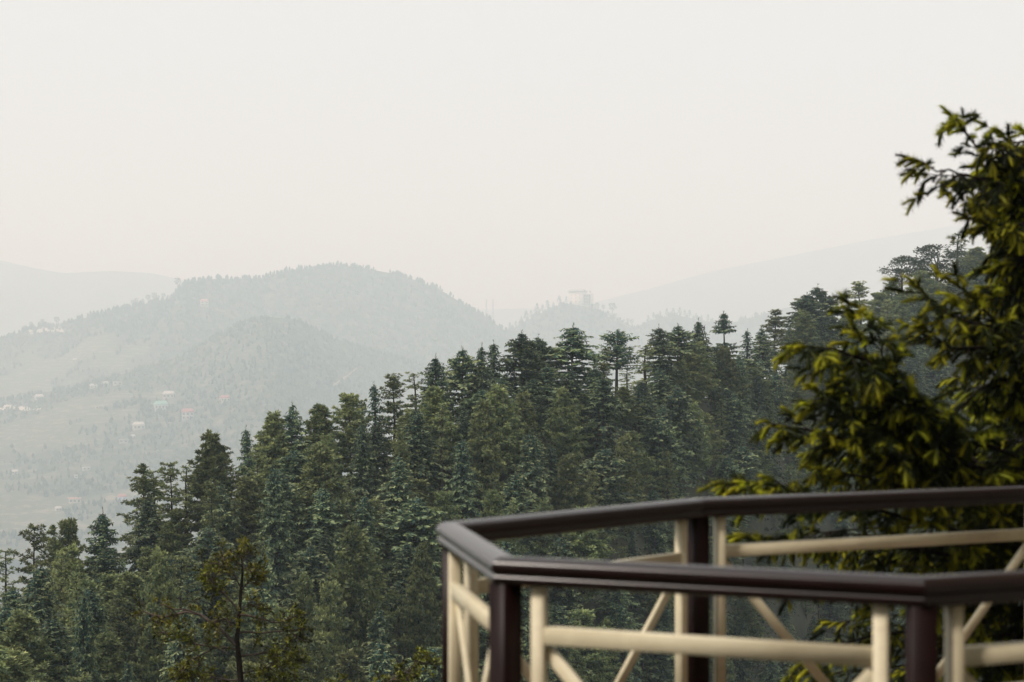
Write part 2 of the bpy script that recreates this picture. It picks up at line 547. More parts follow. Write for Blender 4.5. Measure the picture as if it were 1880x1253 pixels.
# far-off woods: each hill's forest is one mass of small trees
def far_wood(name, hill, n, x0, x1, hgt, label, tmax=0.95, crest_n=250):
    r = np.random.default_rng(hill.seed)
    px = np.concatenate([r.uniform(x0, x1, n), r.uniform(x0, x1, crest_n)])
    t = np.concatenate([r.uniform(0, 1, n) ** 1.2 * tmax, np.abs(r.normal(0, 0.012, crest_n))])
    d = hill.d0(px) - t * hill.depth
    keep = (hill.field(px, d) < r.uniform(0.15, 0.9, len(px)))
    # clumped crest cover, so the skyline stays ragged
    keep &= (fbm(px / 28, d / 120, 3, hill.seed + 9) > 0.36) | (t > 0.05)
    px, d = px[keep], d[keep]
    X, Z = (px - CX) / FPX * d, hill.z(px, d)
    k = len(px)
    H = hgt * KF * r.uniform(0.55, 1.25, k)
    Rr = H * r.uniform(0.20, 0.42, k)
    ns = 5
    rings = [(-0.1, 0.35), (0.3, 1.0), (0.62, 0.75), (1.0, 0.0)]
    V = []
    base = np.stack([X, d, Z], -1)
    for (zz, rr) in rings:
        th = np.arange(ns)[None] / ns * 6.283 + r.uniform(0, 6.28, (k, 1))
        rad = Rr[:, None] * rr * r.uniform(0.65, 1.25, (k, ns))
        V.append(np.stack([base[:, None, 0] + rad * np.cos(th), base[:, None, 1] + rad * np.sin(th), base[:, None, 2] + (H * zz)[:, None] + r.uniform(-.06, .06, (k, ns)) * H[:, None]], -1))
    V = np.stack(V, 1)
    nv = len(rings) * ns
    f = []
    for a in range(len(rings) - 1):
        for q in range(ns):
            p = (q + 1) % ns
            f.append([a * ns + q, a * ns + p, (a + 1) * ns + p, (a + 1) * ns + q])
    F = (np.array(f)[None] + (np.arange(k) * nv)[:, None, None]).reshape(-1, 4)
    tint = np.repeat(np.clip(r.uniform(-.3, .5, k) + 2.2 * (fbm(X / 500, d / 350, 3, hill.seed + 3) - .3), 0, 1), nv)
    o = obj(name, mesh(name, V.reshape(-1, 3), F, M['far'], tint))
    tag(o, label, 'forest', kind='stuff')
    return o

far_wood('mountain_forest', main_hill, 7500, -150, 1000, 18, 'hazy forest covering the broad mountain', crest_n=420)
far_wood('dome_forest', dome_hill, 6000, -100, 900, 14, 'hazy forest on the lower rounded hill', crest_n=260)
far_wood('knoll_forest', knoll_hill, 4200, 620, 1700, 19, 'pale forest on the flanks of the knoll', crest_n=120)

# ------------------------------------------------------------------ far buildings
def facing(pt, turn=0.0):
    """axes: right, away, up - building front faces the camera, turned by turn"""
    a = math.atan2(pt[0], pt[1]) - turn
    return np.array([[math.cos(a), -math.sin(a), 0], [math.sin(a), math.cos(a), 0], [0, 0, 1]])

def part(name, fn, m, parent):
    mb = MB()
    fn(mb)
    return obj(name, mb.build(name, m), parent)

def gable(mb, w, dp, z0, h, over=0.6, thick=0.3):
    w2, d2 = w / 2 + over, dp / 2 + over
    v = []
    for dz in (0, thick):
        v += [[-w2, -d2, z0 + dz], [w2, -d2, z0 + dz], [w2, d2, z0 + dz], [-w2, d2, z0 + dz], [-w2 + h * .6, 0, z0 + h + dz], [w2 - h * .6, 0, z0 + h + dz]]
    v = np.array(v)
    mb.add(v, [[6, 7, 11, 10], [8, 9, 10, 11], [0, 4, 5, 1], [2, 5, 4, 3], [0, 1, 7, 6], [1, 2, 8, 7], [2, 3, 9, 8], [3, 0, 6, 9]])
    mb.add(v, [[7, 8, 11], [9, 6, 10], [1, 5, 2], [3, 4, 0]])

def house(px, py, wpx, hill, label, wall, roof, floors=1, turn=0.0, pitched=True, roof_h=0.28, win=None, name='house', group='houses on the far valley slopes', dratio=0.7):
    p = hill.hit(px, py)
    k = p[1] / FPX
    w = wpx * k * .64
    fh = w * (0.34 if floors == 1 else 0.30)
    hh = fh * floors
    t = bpy.data.objects.new(name, None)
    COL.objects.link(t)
    t.location = p
    a = math.atan2(p[0], p[1])
    t.rotation_euler = (0, 0, -a + turn)
    tag(t, label, 'house', group)
    dp = w * dratio
    part('wall', lambda mb: mb.box((0, 0, hh / 2 - fh * .5), (w, dp, hh + fh)), wall, t)
    if pitched:
        part('roof', lambda mb: gable(mb, w, dp, hh + .05, w * roof_h, w * .06, w * .03), roof, t)
    else:
        part('roof', lambda mb: mb.box((0, 0, hh + w * .03), (w * 1.12, dp * 1.12, w * .05)), roof, t)
    nw = max(2, int(wpx / 9))
    for fl in range(floors):
        for q in range(nw):
            cx = (q + 0.5) / nw * w - w / 2
            part('window', lambda mb: mb.box((cx, -dp / 2 - .05, fl * fh + fh * .5), (w / nw * .5, .3, fh * .5)), win or M['pane'], t)
    part('door', lambda mb: mb.box((w * .5 / nw * 1.0 - w / 2 + w / nw * .5, -dp / 2 - .05, fh * .32), (w / nw * .28, .32, fh * .64)), M['slab'], t)
    return t

H_ = [
    (413, 737, 27, dome_hill, 'small house under a bright red hipped roof, alone above the valley haze', 'plaster', 'red', 1, 0.2, True),
    (310, 731, 32, dome_hill, 'low house under a long pale roof, just uphill of the green-roofed house', 'plaster', 'pale', 1, -0.1, True),
    (296, 752, 38, dome_hill, 'green-roofed house with pale walls on the valley slope', 'white', 'teal', 1, 0.1, True),
    (345, 770, 34, dome_hill, 'two-storey white house with a red roof, downhill of the green-roofed house', 'white', 'red', 2, 0.0, True),
    (255, 788, 32, dome_hill, 'low beige house with a wide pale roof above the steep scrub', 'plaster', 'pale', 1, 0.1, True),
    (244, 804, 14, dome_hill, 'tiny white house below the wide beige one', 'white', 'pale', 1, 0.3, True),
    (228, 813, 26, dome_hill, 'grey flat-roofed house beside the tiny white one', 'slab', 'slab', 1, -0.2, False),
    (159, 863, 22, dome_hill, 'small white flat-roofed house, upper of two on the lower slope', 'white', 'pale', 1, 0.1, False),
    (144, 877, 20, dome_hill, 'small white flat-roofed house, lower of two on the lower slope', 'white', 'pale', 1, -0.1, False),
    (225, 922, 26, dome_hill, 'white two-storey house with blue windows and a red roof next to the dark pines', 'white', 'red', 2, 0.1, True),
    (138, 923, 34, dome_hill, 'long beige house among the lowest terraced fields', 'plaster', 'pinkroof', 1, 0.0, False),
    (108, 937, 18, dome_hill, 'little pale house below the long beige one', 'white', 'pale', 1, 0.2, True),
    (28, 870, 18, dome_hill, 'pale hut between terraced fields near the picture edge', 'white', 'pale', 1, 0.0, True),
    (172, 713, 20, dome_hill, 'pale hut, lower of three in a row under the mountain', 'plaster', 'pale', 1, 0.1, True),
    (193, 708, 18, dome_hill, 'white hut in the middle of three under the mountain', 'white', 'pale', 1, -0.1, True),
    (216, 707, 26, dome_hill, 'beige flat-roofed house, largest of three under the mountain', 'plaster', 'slab', 1, 0.0, False),
    (181, 750, 16, dome_hill, 'small beige hut alone between scrub and pale rubble', 'plaster', 'slab', 1, 0.1, False),
    (72, 734, 24, dome_hill, 'pale house on the terrace edge above the rubble heap', 'white', 'pale', 1, 0.1, True),
    (138, 664, 14, main_hill, 'tiny house with a white roof under the mountain shoulder', 'plaster', 'pale', 1, 0.0, True),
    (375, 562, 22, main_hill, 'pinkish house in the forest of the broad mountain', 'plaster', 'pinkroof', 2, 0.1, True),
    (315, 549, 18, main_hill, 'yellowish house on the mountain shoulder beside the tall skyline trees', 'plaster', 'pale', 1, 0.1, False),
    (229, 565, 16, main_hill, 'flat-roofed hut on the skyline of the mountain shoulder', 'slab', 'slab', 1, 0.0, False),
    (728, 637, 18, knoll_hill, 'low pale house on the saddle behind the rounded hill', 'white', 'pinkroof', 1, 0.0, False),
]
for (px, py, w, hl, lb, wa, ro, fl, tu, pi) in H_:
    house(px, py, w, hl, lb, M[wa], M[ro], fl, tu, pi, win=M['blue'] if 'blue' in lb else None)

# the big block on the knoll
def knoll_block():
    p = knoll_hill.hit(1066, 560)
    k = p[1] / FPX
    t = bpy.data.objects.new('hilltop_building', None)
    COL.objects.link(t)
    t.location = p
    t.rotation_euler = (0, 0, -math.atan2(p[0], p[1]) - 0.35)
    tag(t, 'large beige building with balconied wing on top of the wooded knoll', 'building')
    q = lambda v: v * k
    part('main_wall', lambda mb: mb.box((q(-6), 0, q(4)), (q(27), q(20), q(40))), M['block'], t)
    part('roof', lambda mb: gable(mb, q(27), q(20), q(24.2), q(3.5), q(2), q(.8)), M['slab'], t).location = (q(-6), 0, 0)
    part('side_wing', lambda mb: mb.box((q(14.5), q(2), q(2)), (q(14), q(15), q(38))), M['block'], t)
    for fl in range(4):
        part('balcony_slab', lambda mb: mb.box((q(15), q(-7.5), q(2 + fl * 5.5)), (q(15), q(5), q(1.0))), M['slab'], t)
    for fl in range(3):
        for c in range(3):
            part('balcony_opening', lambda mb: mb.box((q(10 + c * 4.5), q(-5.6), q(4.8 + fl * 5.5)), (q(3), q(.4), q(3.4))), M['pane'], t)
    for fl in range(3):
        for c in range(3):
            part('window', lambda mb: mb.box((q(-14 + c * 8), q(-10.1), q(6 + fl * 6)), (q(2.2), q(.4), q(2.8))), M['slab'], t)
    for c in (11, 18):
        part('water_tank', lambda mb: mb.tube([(q(c), q(2), q(21)), (q(c), q(2), q(25.5))], q(1.6), 8), M['slab'], t)
    part('annex', lambda mb: mb.box((q(22), q(-2), q(-4)), (q(26), q(12), q(8))), M['plaster'], t)
    part('annex_roof', lambda mb: mb.box((q(22), q(-2), q(0.6)), (q(29), q(14), q(1.0))), M['teal'], t)
knoll_block()
house(1124, 586, 24, knoll_hill, 'stepped beige house on the shoulder just below the hilltop building', M['plaster'], M['slab'], 2, -0.2, False)
house(1142, 592, 14, knoll_hill, 'small pale house at the head of the dirt cutting', M['white'], M['pale'], 1, 0.1, False)
house(1003, 572, 16, knoll_hill, 'pale house half hidden among trees short of the hilltop building', M['plaster'], M['pale'], 1, 0.2, False)

# pale cutting and rubble, draped on the hills
def drape(name, hill, pts, wpx, m, label):
    V, F = [], []
    pts = np.array(pts, float)
    s = np.linspace(0, len(pts) - 1, len(pts) * 8)
    X, Y = np.interp(s, range(len(pts)), pts[:, 0]), np.interp(s, range(len(pts)), pts[:, 1])
    r = np.random.default_rng(int(abs(pts[0, 0])) + 1)
    for q, (x, y) in enumerate(zip(X, Y)):
        w = wpx * r.uniform(0.5, 1.3)
        for k in (-1, 1):
            p = hill.hit(x + k * w * .35, y + k * w * .5)
            V.append(p + np.array([0, -6, 3.0]))
    for q in range(len(X) - 1):
        F.append([2 * q, 2 * q + 1, 2 * q + 3, 2 * q + 2])
    tag(obj(name, mesh(name, V, np.array(F), m)), label, kind='structure')
drape('dirt_cutting', knoll_hill, [(1138, 592), (1150, 598), (1160, 604), (1172, 596), (1188, 588)], 5, M['earth'], 'pale dirt cutting on the saddle of the knoll ridge')
drape('dirt_road', knoll_hill, [(640, 664), (668, 668), (700, 664), (740, 668), (790, 672)], 3, M['earth'], 'pale dirt road across the saddle')
drape('hill_path', dome_hill, [(662, 672), (640, 690), (622, 702), (604, 716)], 3, M['earth'], 'pale path down the flank of the rounded hill')
drape('rubble_heap', dome_hill, [(-10, 752), (20, 748), (45, 752), (75, 750)], 8, M['rubble'], 'heap of pale rubble on the valley slope')
drape('rubble_bank', main_hill, [(55, 612), (75, 608), (95, 606), (115, 606)], 9, M['rubble'], 'pale scree bank on the mountain shoulder')

# lattice pylons on the saddle
for (px, lb) in ((893, 'thin lattice pylon on the saddle, nearer to the broad mountain'), (905, 'thin lattice pylon on the saddle, nearer to the hilltop building')):
    p = main_hill.hit(px, 592)
    k = p[1] / FPX
    t = bpy.data.objects.new('lattice_pylon', None)
    COL.objects.link(t)
    t.location = p
    tag(t, lb, 'pylon', 'pylons on the saddle')
    Hh = 42 * k
    for sx_ in (-1, 1):
        for sy_ in (-1, 1):
            part('leg', lambda mb: mb.tube([(sx_ * 7, sy_ * 7, -15), (sx_ * .9, sy_ * .9, Hh)], 1.0, 4), M['steel'], t)
    for z_ in (.25, .45, .62, .78):
        w_ = 5 * (1 - z_) + .6
        part('brace', lambda mb: mb.tube([(-w_, 0, Hh * z_ - 3), (w_, 0, Hh * z_ + 3)], .5, 4), M['steel'], t)
    for z_ in (.72, .82, .92):
        part('crossarm', lambda mb: mb.tube([(-9, 0, Hh * z_), (9, 0, Hh * z_)], .6, 4), M['steel'], t)

# skyline trees on the far ridges that can be told apart
def tiny_tree(seed, kind):
    r = np.random.default_rng(seed)
    mb = MB()
    mb.tube([(0, 0, -0.15), (0.01, 0, 0.5), (0, 0, .9)], [.03, .022, .01], 5, 0.0)
    if kind == 0:
        n = 60
        z = r.uniform(.25, 1, n)
        rr = .30 * (1 - z) ** .7 + .03
    else:
        n = 60
        z = r.uniform(.5, 1, n)
        rr = .30 * np.sqrt(np.clip(1 - ((z - .75) / .28) ** 2, 0.05, 1))
    th = r.uniform(0, 6.28, n)
    q = r.uniform(.4, 1, n)
    Pt = np.stack([np.cos(th) * rr * q, np.sin(th) * rr * q, z], -1)
    D = rdir(r, n)
    mb.kites(Pt - D * .05, D, .14, .10, perp(D, r), r.uniform(0, .6, n), r.uniform(.2, 1, n))
    return mb.build('far_tree', [M['far']])
TT = [tiny_tree(s_, s_ % 2) for s_ in range(6)]
ORD = ['first', 'second', 'third', 'fourth', 'fifth', 'sixth', 'seventh', 'eighth', 'ninth', 'tenth', 'eleventh', 'twelfth', 'thirteenth', 'fourteenth', 'fifteenth', 'sixteenth', 'seventeenth', 'eighteenth', 'nineteenth', 'twentieth', 'twenty-first', 'twenty-second', 'twenty-third', 'twenty-fourth', 'twenty-fifth', 'twenty-sixth', 'twenty-seventh', 'twenty-eighth', 'twenty-ninth', 'thirtieth'] + ['thirty-' + q for q in ('first', 'second', 'third', 'fourth', 'fifth', 'sixth', 'seventh', 'eighth', 'ninth')]
SK = [
    (knoll_hill, [(1040, 14), (1027, 20), (1016, 12), (1005, 20), (996, 16), (986, 22), (975, 16), (966, 20), (957, 14), (947, 12), (936, 14), (922, 10), (905, 9)], 0, 'pale conifer on the knoll crest, {} going downhill from the hilltop building towards the pylons'),
    (knoll_hill, [(1098, 12), (1108, 14), (1124, 25), (1153, 11), (1160, 13)], 1, 'pale round-topped tree, {} past the hilltop building towards the dirt cutting'),
    (knoll_hill, [(1190, 12), (1200, 14), (1212, 13), (1224, 16), (1236, 14), (1248, 16), (1257, 14), (1266, 16), (1278, 12), (1288, 11), (1300, 14)], 0, 'hazy tree on the low ridge, {} past the dirt cutting'),
    (main_hill, [(326, 22), (300, 14), (290, 12), (283, 18), (272, 16), (262, 11), (250, 14), (243, 12)], 1, 'small grey tree on the mountain shoulder, {} down from the steep forest edge'),
    (main_hill, [(57, 13), (78, 14), (104, 18), (118, 9)], 1, 'lone grey tree above the pale scree bank, {} from its lower end'),
    (knoll_hill, [(850, 15), (862, 12), (830, 11), (880, 14)], 0, 'faint conifer on the saddle, {} in the row above the dark cedars'),
]
cnt = 0
for hl, lst, kd, lb in SK:
    for q, (px, hp) in enumerate(lst):
        d = float(hl.d0(px)) - 9
        k = d / FPX
        o = obj('far_tree', TT[(cnt * 2 + kd) % 6])
        cnt += 1
        o.location = ((px - CX) / FPX * d, d, float(hl.z(np.array(float(px)), np.array(d))) - 1)
        s_ = hp * k
        o.scale = (s_ * 1.1, s_ * 1.1, s_)
        o.rotation_euler = (0, 0, px * 1.7)
        tag(o, lb.format(ORD[q]), 'tree', 'trees on the far skyline')

# ------------------------------------------------------------------ conifers of the near spur
def trunk_mesh(r, H, rad, lean=0.0):
    mb = MB()
    n = 8
    s = np.linspace(0, 1, n)
    x = np.cumsum(r.normal(0, .05, n)) + lean * s ** 2
    y = np.cumsum(r.normal(0, .05, n))
    pts = np.stack([x, y, s * H * .98 - .8 * (1 - s)], -1)
    mb.tube(pts, rad * (1 - .93 * s) + .015, 7)
    return mb, pts

def cedar(seed, H=17.0, R=4.0, z0=.08, pw=.8, droop=.22, rise=.35, dens=1.0, bands=None, flat=0.0, nb=6.5, levvar=.3, spray=.78, lean=0.0, gapz=1.0):
    """layered cedar: tiers of nearly flat sprays"""
    r = np.random.default_rng(seed)
    tb, tp = trunk_mesh(r, H, .02 * H * .8, lean)
    cb = MB()
    z = H * .965
    Pt, D, L, Wd, Sd, T0, T1 = [], [], [], [], [], [], []
    lev = 0
    while z > H * z0:
        f = z / H
        prof = R * (min(1, (1 - f) * 1.02 + flat * (1 if f > .8 else 0)) ** pw)
        ok = bands is None or any(a <= f <= b for a, b in bands)
        if ok:
            lv = 1 + r.uniform(-levvar, levvar * .5)
            a0 = r.uniform(0, 6.28)
            k = max(3, int(round(r.normal(nb, .8))))
            for q in range(k):
                az = a0 + q * 6.283 / k + r.normal(0, .25)
                l = max(.3, prof * lv * r.uniform(.7, 1.12))
                if r.random() < .08:
                    l *= .5
                zi = z + r.normal(0, .12)
                ang = rise * (1.4 * f - .25) + r.normal(0, .07)
                ax = np.array([math.cos(az), math.sin(az), 0])
                sd = np.array([-math.sin(az), math.cos(az), 0])
                dr = droop * r.uniform(.6, 1.4)
                bx = np.interp(zi, tp[:, 2], tp[:, 0])
                by = np.interp(zi, tp[:, 2], tp[:, 1])
                fpos = lambda s: np.array([bx, by, zi]) + ax * (l * s) + np.array([0, 0, 1]) * (l * (math.tan(ang) * s - dr * s * s))
                tb.tube([fpos(s) for s in (0, .35, .7)], [.05 + .01 * l, .03, .012], 4, cap=False)
                m_ = max(3, int(l / .21 * dens))
                for s in np.linspace(.22, 1, m_):
                    p = fpos(s)
                    tl = math.tan(ang) - 2 * dr * s
                    for sg in (-1, 1):
                        a_ = r.uniform(.5, 1.25)
                        dd = ax * math.cos(a_) + sd * sg * math.sin(a_) + np.array([0, 0, tl * .7 + r.normal(-.16, .30)])
                        ln = spray * r.uniform(.55, 1.2) * (.80 + .30 * s - .35 * max(0, s - .7) / .3) * min(1.1, .26 + l * .34)
                        Pt.append(p); D.append(dd); L.append(ln); Wd.append(ln * r.uniform(.34, .55))
                        Sd.append(np.cross(dd, [0, 0, 1]) + np.array([0, 0, r.normal(0, 1.1)]))
                        b_ = r.uniform(0, .55) * s ** 1.5
                        T0.append(b_); T1.append(min(1, b_ + r.uniform(.25, 1.1) * (.25 + .85 * s)))  # outer tips paler as young growth, and to paint lit sprays
                    for _h in range(2 if r.random() < .6 else 1):      # hanging sprays
                        dd = ax * r.uniform(-.2, .6) + sd * r.normal(0, .4) + np.array([0, 0, -r.uniform(.4, 1)])
                        Pt.append(p); D.append(dd); L.append(spray * r.uniform(.45, .95)); Wd.append(.26)
                        Sd.append(sd + r.normal(0, .4, 3)); T0.append(0.0); T1.append(r.uniform(.05, .4))
                Pt.append(fpos(.9)); D.append(ax + np.array([0, 0, math.tan(ang) - 1.7 * dr])); L.append(.5 * spray); Wd.append(.15); Sd.append(sd); T0.append(.3); T1.append(1)
        z -= gapz * (.30 + .42 * (1 - f)) * r.uniform(.7, 1.35)
        lev += 1
    n = 14
    Pt += [np.array([tp[-1][0], tp[-1][1], H * r.uniform(.94, 1.015)]) for _ in range(n)]
    D += [np.array([r.normal(0, .3), r.normal(0, .3), 1.0]) for _ in range(n)]
    L += [.55] * n; Wd += [.10] * n; Sd += [r.normal(size=3) for _ in range(n)]; T0 += [.1] * n; T1 += [.6] * n
    D, Sd = unit(np.array(D)), unit(np.array(Sd))
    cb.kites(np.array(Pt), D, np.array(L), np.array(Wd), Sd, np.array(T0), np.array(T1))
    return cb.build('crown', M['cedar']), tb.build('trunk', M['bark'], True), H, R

def pine(seed, H=17.0, R=3.6, z0=.15, pw=.6, gap=.9, nb=5, puff=11, up=.45, thin=0.0, tone='pine', ndl=.42):
    """ragged pine: upswept limbs carrying tufts of needles"""
    r = np.random.default_rng(seed)
    tb, tp = trunk_mesh(r, H, .018 * H * .8)
    cb = MB()
    C, A_, S_ = [], [], []
    z = H * .97
    while z > H * z0:
        f = z / H
        prof = R * min(1, (1 - f) * 1.15 + .05) ** pw
        k = max(2, int(round(r.normal(nb, 1))))
        a0 = r.uniform(0, 6.28)
        lv = r.uniform(.55, 1.15)
        for q in range(k):
            if r.random() < thin:
                continue
            az = a0 + q * 6.283 / k + r.normal(0, .35)
            l = max(.4, prof * lv * r.uniform(.55, 1.2))
            ax = np.array([math.cos(az), math.sin(az), 0])
            sd = np.array([-math.sin(az), math.cos(az), 0])
            ang = up * (f - .35) + r.normal(0, .12)
            zi = z + r.normal(0, .2)
            bx, by = np.interp(zi, tp[:, 2], tp[:, 0]), np.interp(zi, tp[:, 2], tp[:, 1])
            bend = r.uniform(.05, .3)
            fpos = lambda s: np.array([bx, by, zi]) + ax * (l * s) + np.array([0, 0, l * (math.tan(ang) * s + bend * s * s - .08)])
            tb.tube([fpos(s) for s in (0, .4, .85)], [.05 + .012 * l, .035, .015], 4, cap=False)
            for s in np.arange(.25, 1.01, .36 / max(l, .4)):
                for sg in ((-1, 1) if l > .9 else (r.choice([-1, 1]),)):
                    off = sd * sg * r.uniform(.05, .55) * (1 - .5 * s) * min(1, l * .4)
                    C.append(fpos(s) + off + np.array([0, 0, r.normal(.05, .12)]))
                    A_.append(ax * .6 + off * .7 + np.array([0, 0, .55]))
                    S_.append(r.uniform(.7, 1.2))
            C.append(fpos(1.0)); A_.append(ax * .7 + np.array([0, 0, .6])); S_.append(1.1)
        z -= gap * r.uniform(.6, 1.4) * (.55 + .5 * (1 - f))
    C.append(np.array([tp[-1][0], tp[-1][1], H * .97])); A_.append(np.array([0, 0, 1.0])); S_.append(1.0)
    C, A_, S_ = np.array(C), unit(np.array(A_)), np.array(S_)
    n = len(C)
    Cr = np.repeat(C, puff, 0)
    Dr = unit(np.repeat(A_, puff, 0) * .75 + rdir(r, n * puff))
    Lr = np.repeat(S_, puff) * ndl * r.uniform(.7, 1.2, n * puff)
    t_ = np.repeat(r.uniform(0, .45, n), puff)
    cb.kites(Cr + Dr * .03, Dr, Lr, Lr * .34, perp(Dr, r), t_ * .7, np.clip(1.2 * t_ + .65 * (Dr[:, 2] * .5 + .5) + r.uniform(-.1, .25, n * puff), 0, 1))  # upward needles painted lighter, as if lit from above
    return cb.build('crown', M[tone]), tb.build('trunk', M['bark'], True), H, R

def broadleaf(seed, H=15.0, R=3.6, z0=.3, tops=None):
    r = np.random.default_rng(seed)
    tb, tp = trunk_mesh(r, H * .85, .03 * H)
    cb = MB()
    k = 64
    f = r.uniform(z0, 1, k)
    rr = R * np.sqrt(np.clip(1 - ((f - (z0 + 1) / 2) / (.56 * (1 - z0))) ** 2, .06, 1)) * r.uniform(.35, 1, k)
    th = r.uniform(0, 6.28, k)
    C = np.stack([np.cos(th) * rr, np.sin(th) * rr, f * H], -1)
    for c in C:
        b0 = np.array([np.interp(c[2] * .7, tp[:, 2], tp[:, 0]), np.interp(c[2] * .7, tp[:, 2], tp[:, 1]), c[2] * .72])
        tb.tube([b0, (b0 + c) / 2 + np.array([0, 0, -.2]), c], [.05, .035, .015], 4, cap=False)
    for c in C:
        n = 85
        rad = r.uniform(.6, 1.1)
        D = rdir(r, n)
        Pt = c + D * rad * r.uniform(.3, 1, (n, 1)) * np.array([1, 1, .75])
        t_ = r.uniform(0, .4)
        cb.kites(Pt, unit(D + rdir(r, n) * .8 + np.array([0, 0, .4])), r.uniform(.22, .42, n), .2, perp(D, r), t_, np.clip(t_ + r.uniform(.1, .6, n), 0, 1))
    return cb.build('crown', M['oak']), tb.build('trunk', M['bark'], True), H, R

VAR = {
    'cedar_cone': [cedar(11, R=5.5, pw=.70), cedar(12, R=5.8, pw=.72, droop=.28), cedar(13, R=5.3, pw=.68, droop=.3, rise=.3), cedar(14, R=5.0, droop=.38, rise=.45, pw=.7, levvar=.4)],
    'cedar_broad': [cedar(21, R=6.6, pw=.62, gapz=1.55, levvar=.45, nb=8.5, droop=.16, spray=.9), cedar(22, R=6.8, pw=.60, gapz=1.6, nb=8.5, levvar=.5, droop=.14, spray=.9, lean=.8), cedar(23, R=6.4, pw=.64, gapz=1.4, nb=8, levvar=.42, droop=.3)],
    'cedar_flat': [cedar(31, R=4.2, pw=.5, z0=.5, levvar=.4, droop=.05, rise=.5, nb=4.5, flat=.12, dens=.85)],
    'cedar_umbrella': [cedar(36, R=5.6, pw=.78, bands=[(.77, 1.0), (.05, .62)], levvar=.45, droop=.10, gapz=1.35, nb=7.5)],
    'cedar_thin': [cedar(41, R=3.6, pw=.7, levvar=.5, nb=3.6, dens=.7, droop=.12)],
    'pine_bushy': [pine(51, R=5.3, pw=.85, gap=.62, nb=6, puff=12, ndl=.58), pine(52, R=5.6, pw=.9, gap=.62, nb=6, puff=12, ndl=.58), pine(53, R=5.1, pw=.8, gap=.6, nb=6, puff=12, ndl=.58), pine(54, R=5.0, pw=.7, gap=.7, nb=5, puff=12, ndl=.55, up=.6)],
    'pine_ragged': [pine(61, R=3.9, pw=.7, gap=1.0, z0=.2, thin=.12), pine(62, R=3.7, pw=.6, gap=1.15, z0=.25, thin=.2), pine(63, R=4.1, pw=.8, gap=1.0, thin=.1)],
    'pine_sparse': [pine(71, R=2.3, pw=.6, gap=1.25, z0=.25, thin=.3, nb=4, puff=9), pine(72, R=2.0, pw=.5, gap=1.3, z0=.35, thin=.35, nb=4, puff=9)],
    'oak': [broadleaf(81, z0=.22), broadleaf(82, R=3.1, z0=.25)],
}
NAMES = {'cedar': 'cedar_tree', 'pine': 'pine_tree', 'oak': 'broadleaf_tree'}
GROUPS = {'cedar': 'cedars on the near wooded spur', 'pine': 'pines on the near wooded spur', 'oak': 'broadleaf trees on the near wooded spur'}
n_tree = 0

def plant(kind, px, d, H, wid, label, rz=None, vi=None):
    """one tree: an Empty at its foot with trunk and crown"""
    global n_tree
    vs = VAR[kind]
    cr, tr, H0, R0 = vs[(n_tree if vi is None else vi) % len(vs)]
    n_tree += 1
    sp = kind.split('_')[0]
    x = (px - CX) / FPX * d
    z = float(ground_z(np.array([x]), np.array([d]))[0]) - .3
    t = bpy.data.objects.new(NAMES[sp], None)
    COL.objects.link(t)
    t.empty_display_size = .5
    t.location = (x, d, z)
    t.rotation_euler = (rng.normal(0, .022), rng.normal(0, .022), rng.uniform(0, 6.28) if rz is None else rz)
    t.scale = (wid, wid, H / H0)
    tag(t, label, 'tree', GROUPS[sp])
    obj('crown', cr, t)
    obj('trunk', tr, t)
    return t

def gz1(px, d):
    return float(ground_z(np.array([(px - CX) / FPX * d]), np.array([d]))[0])

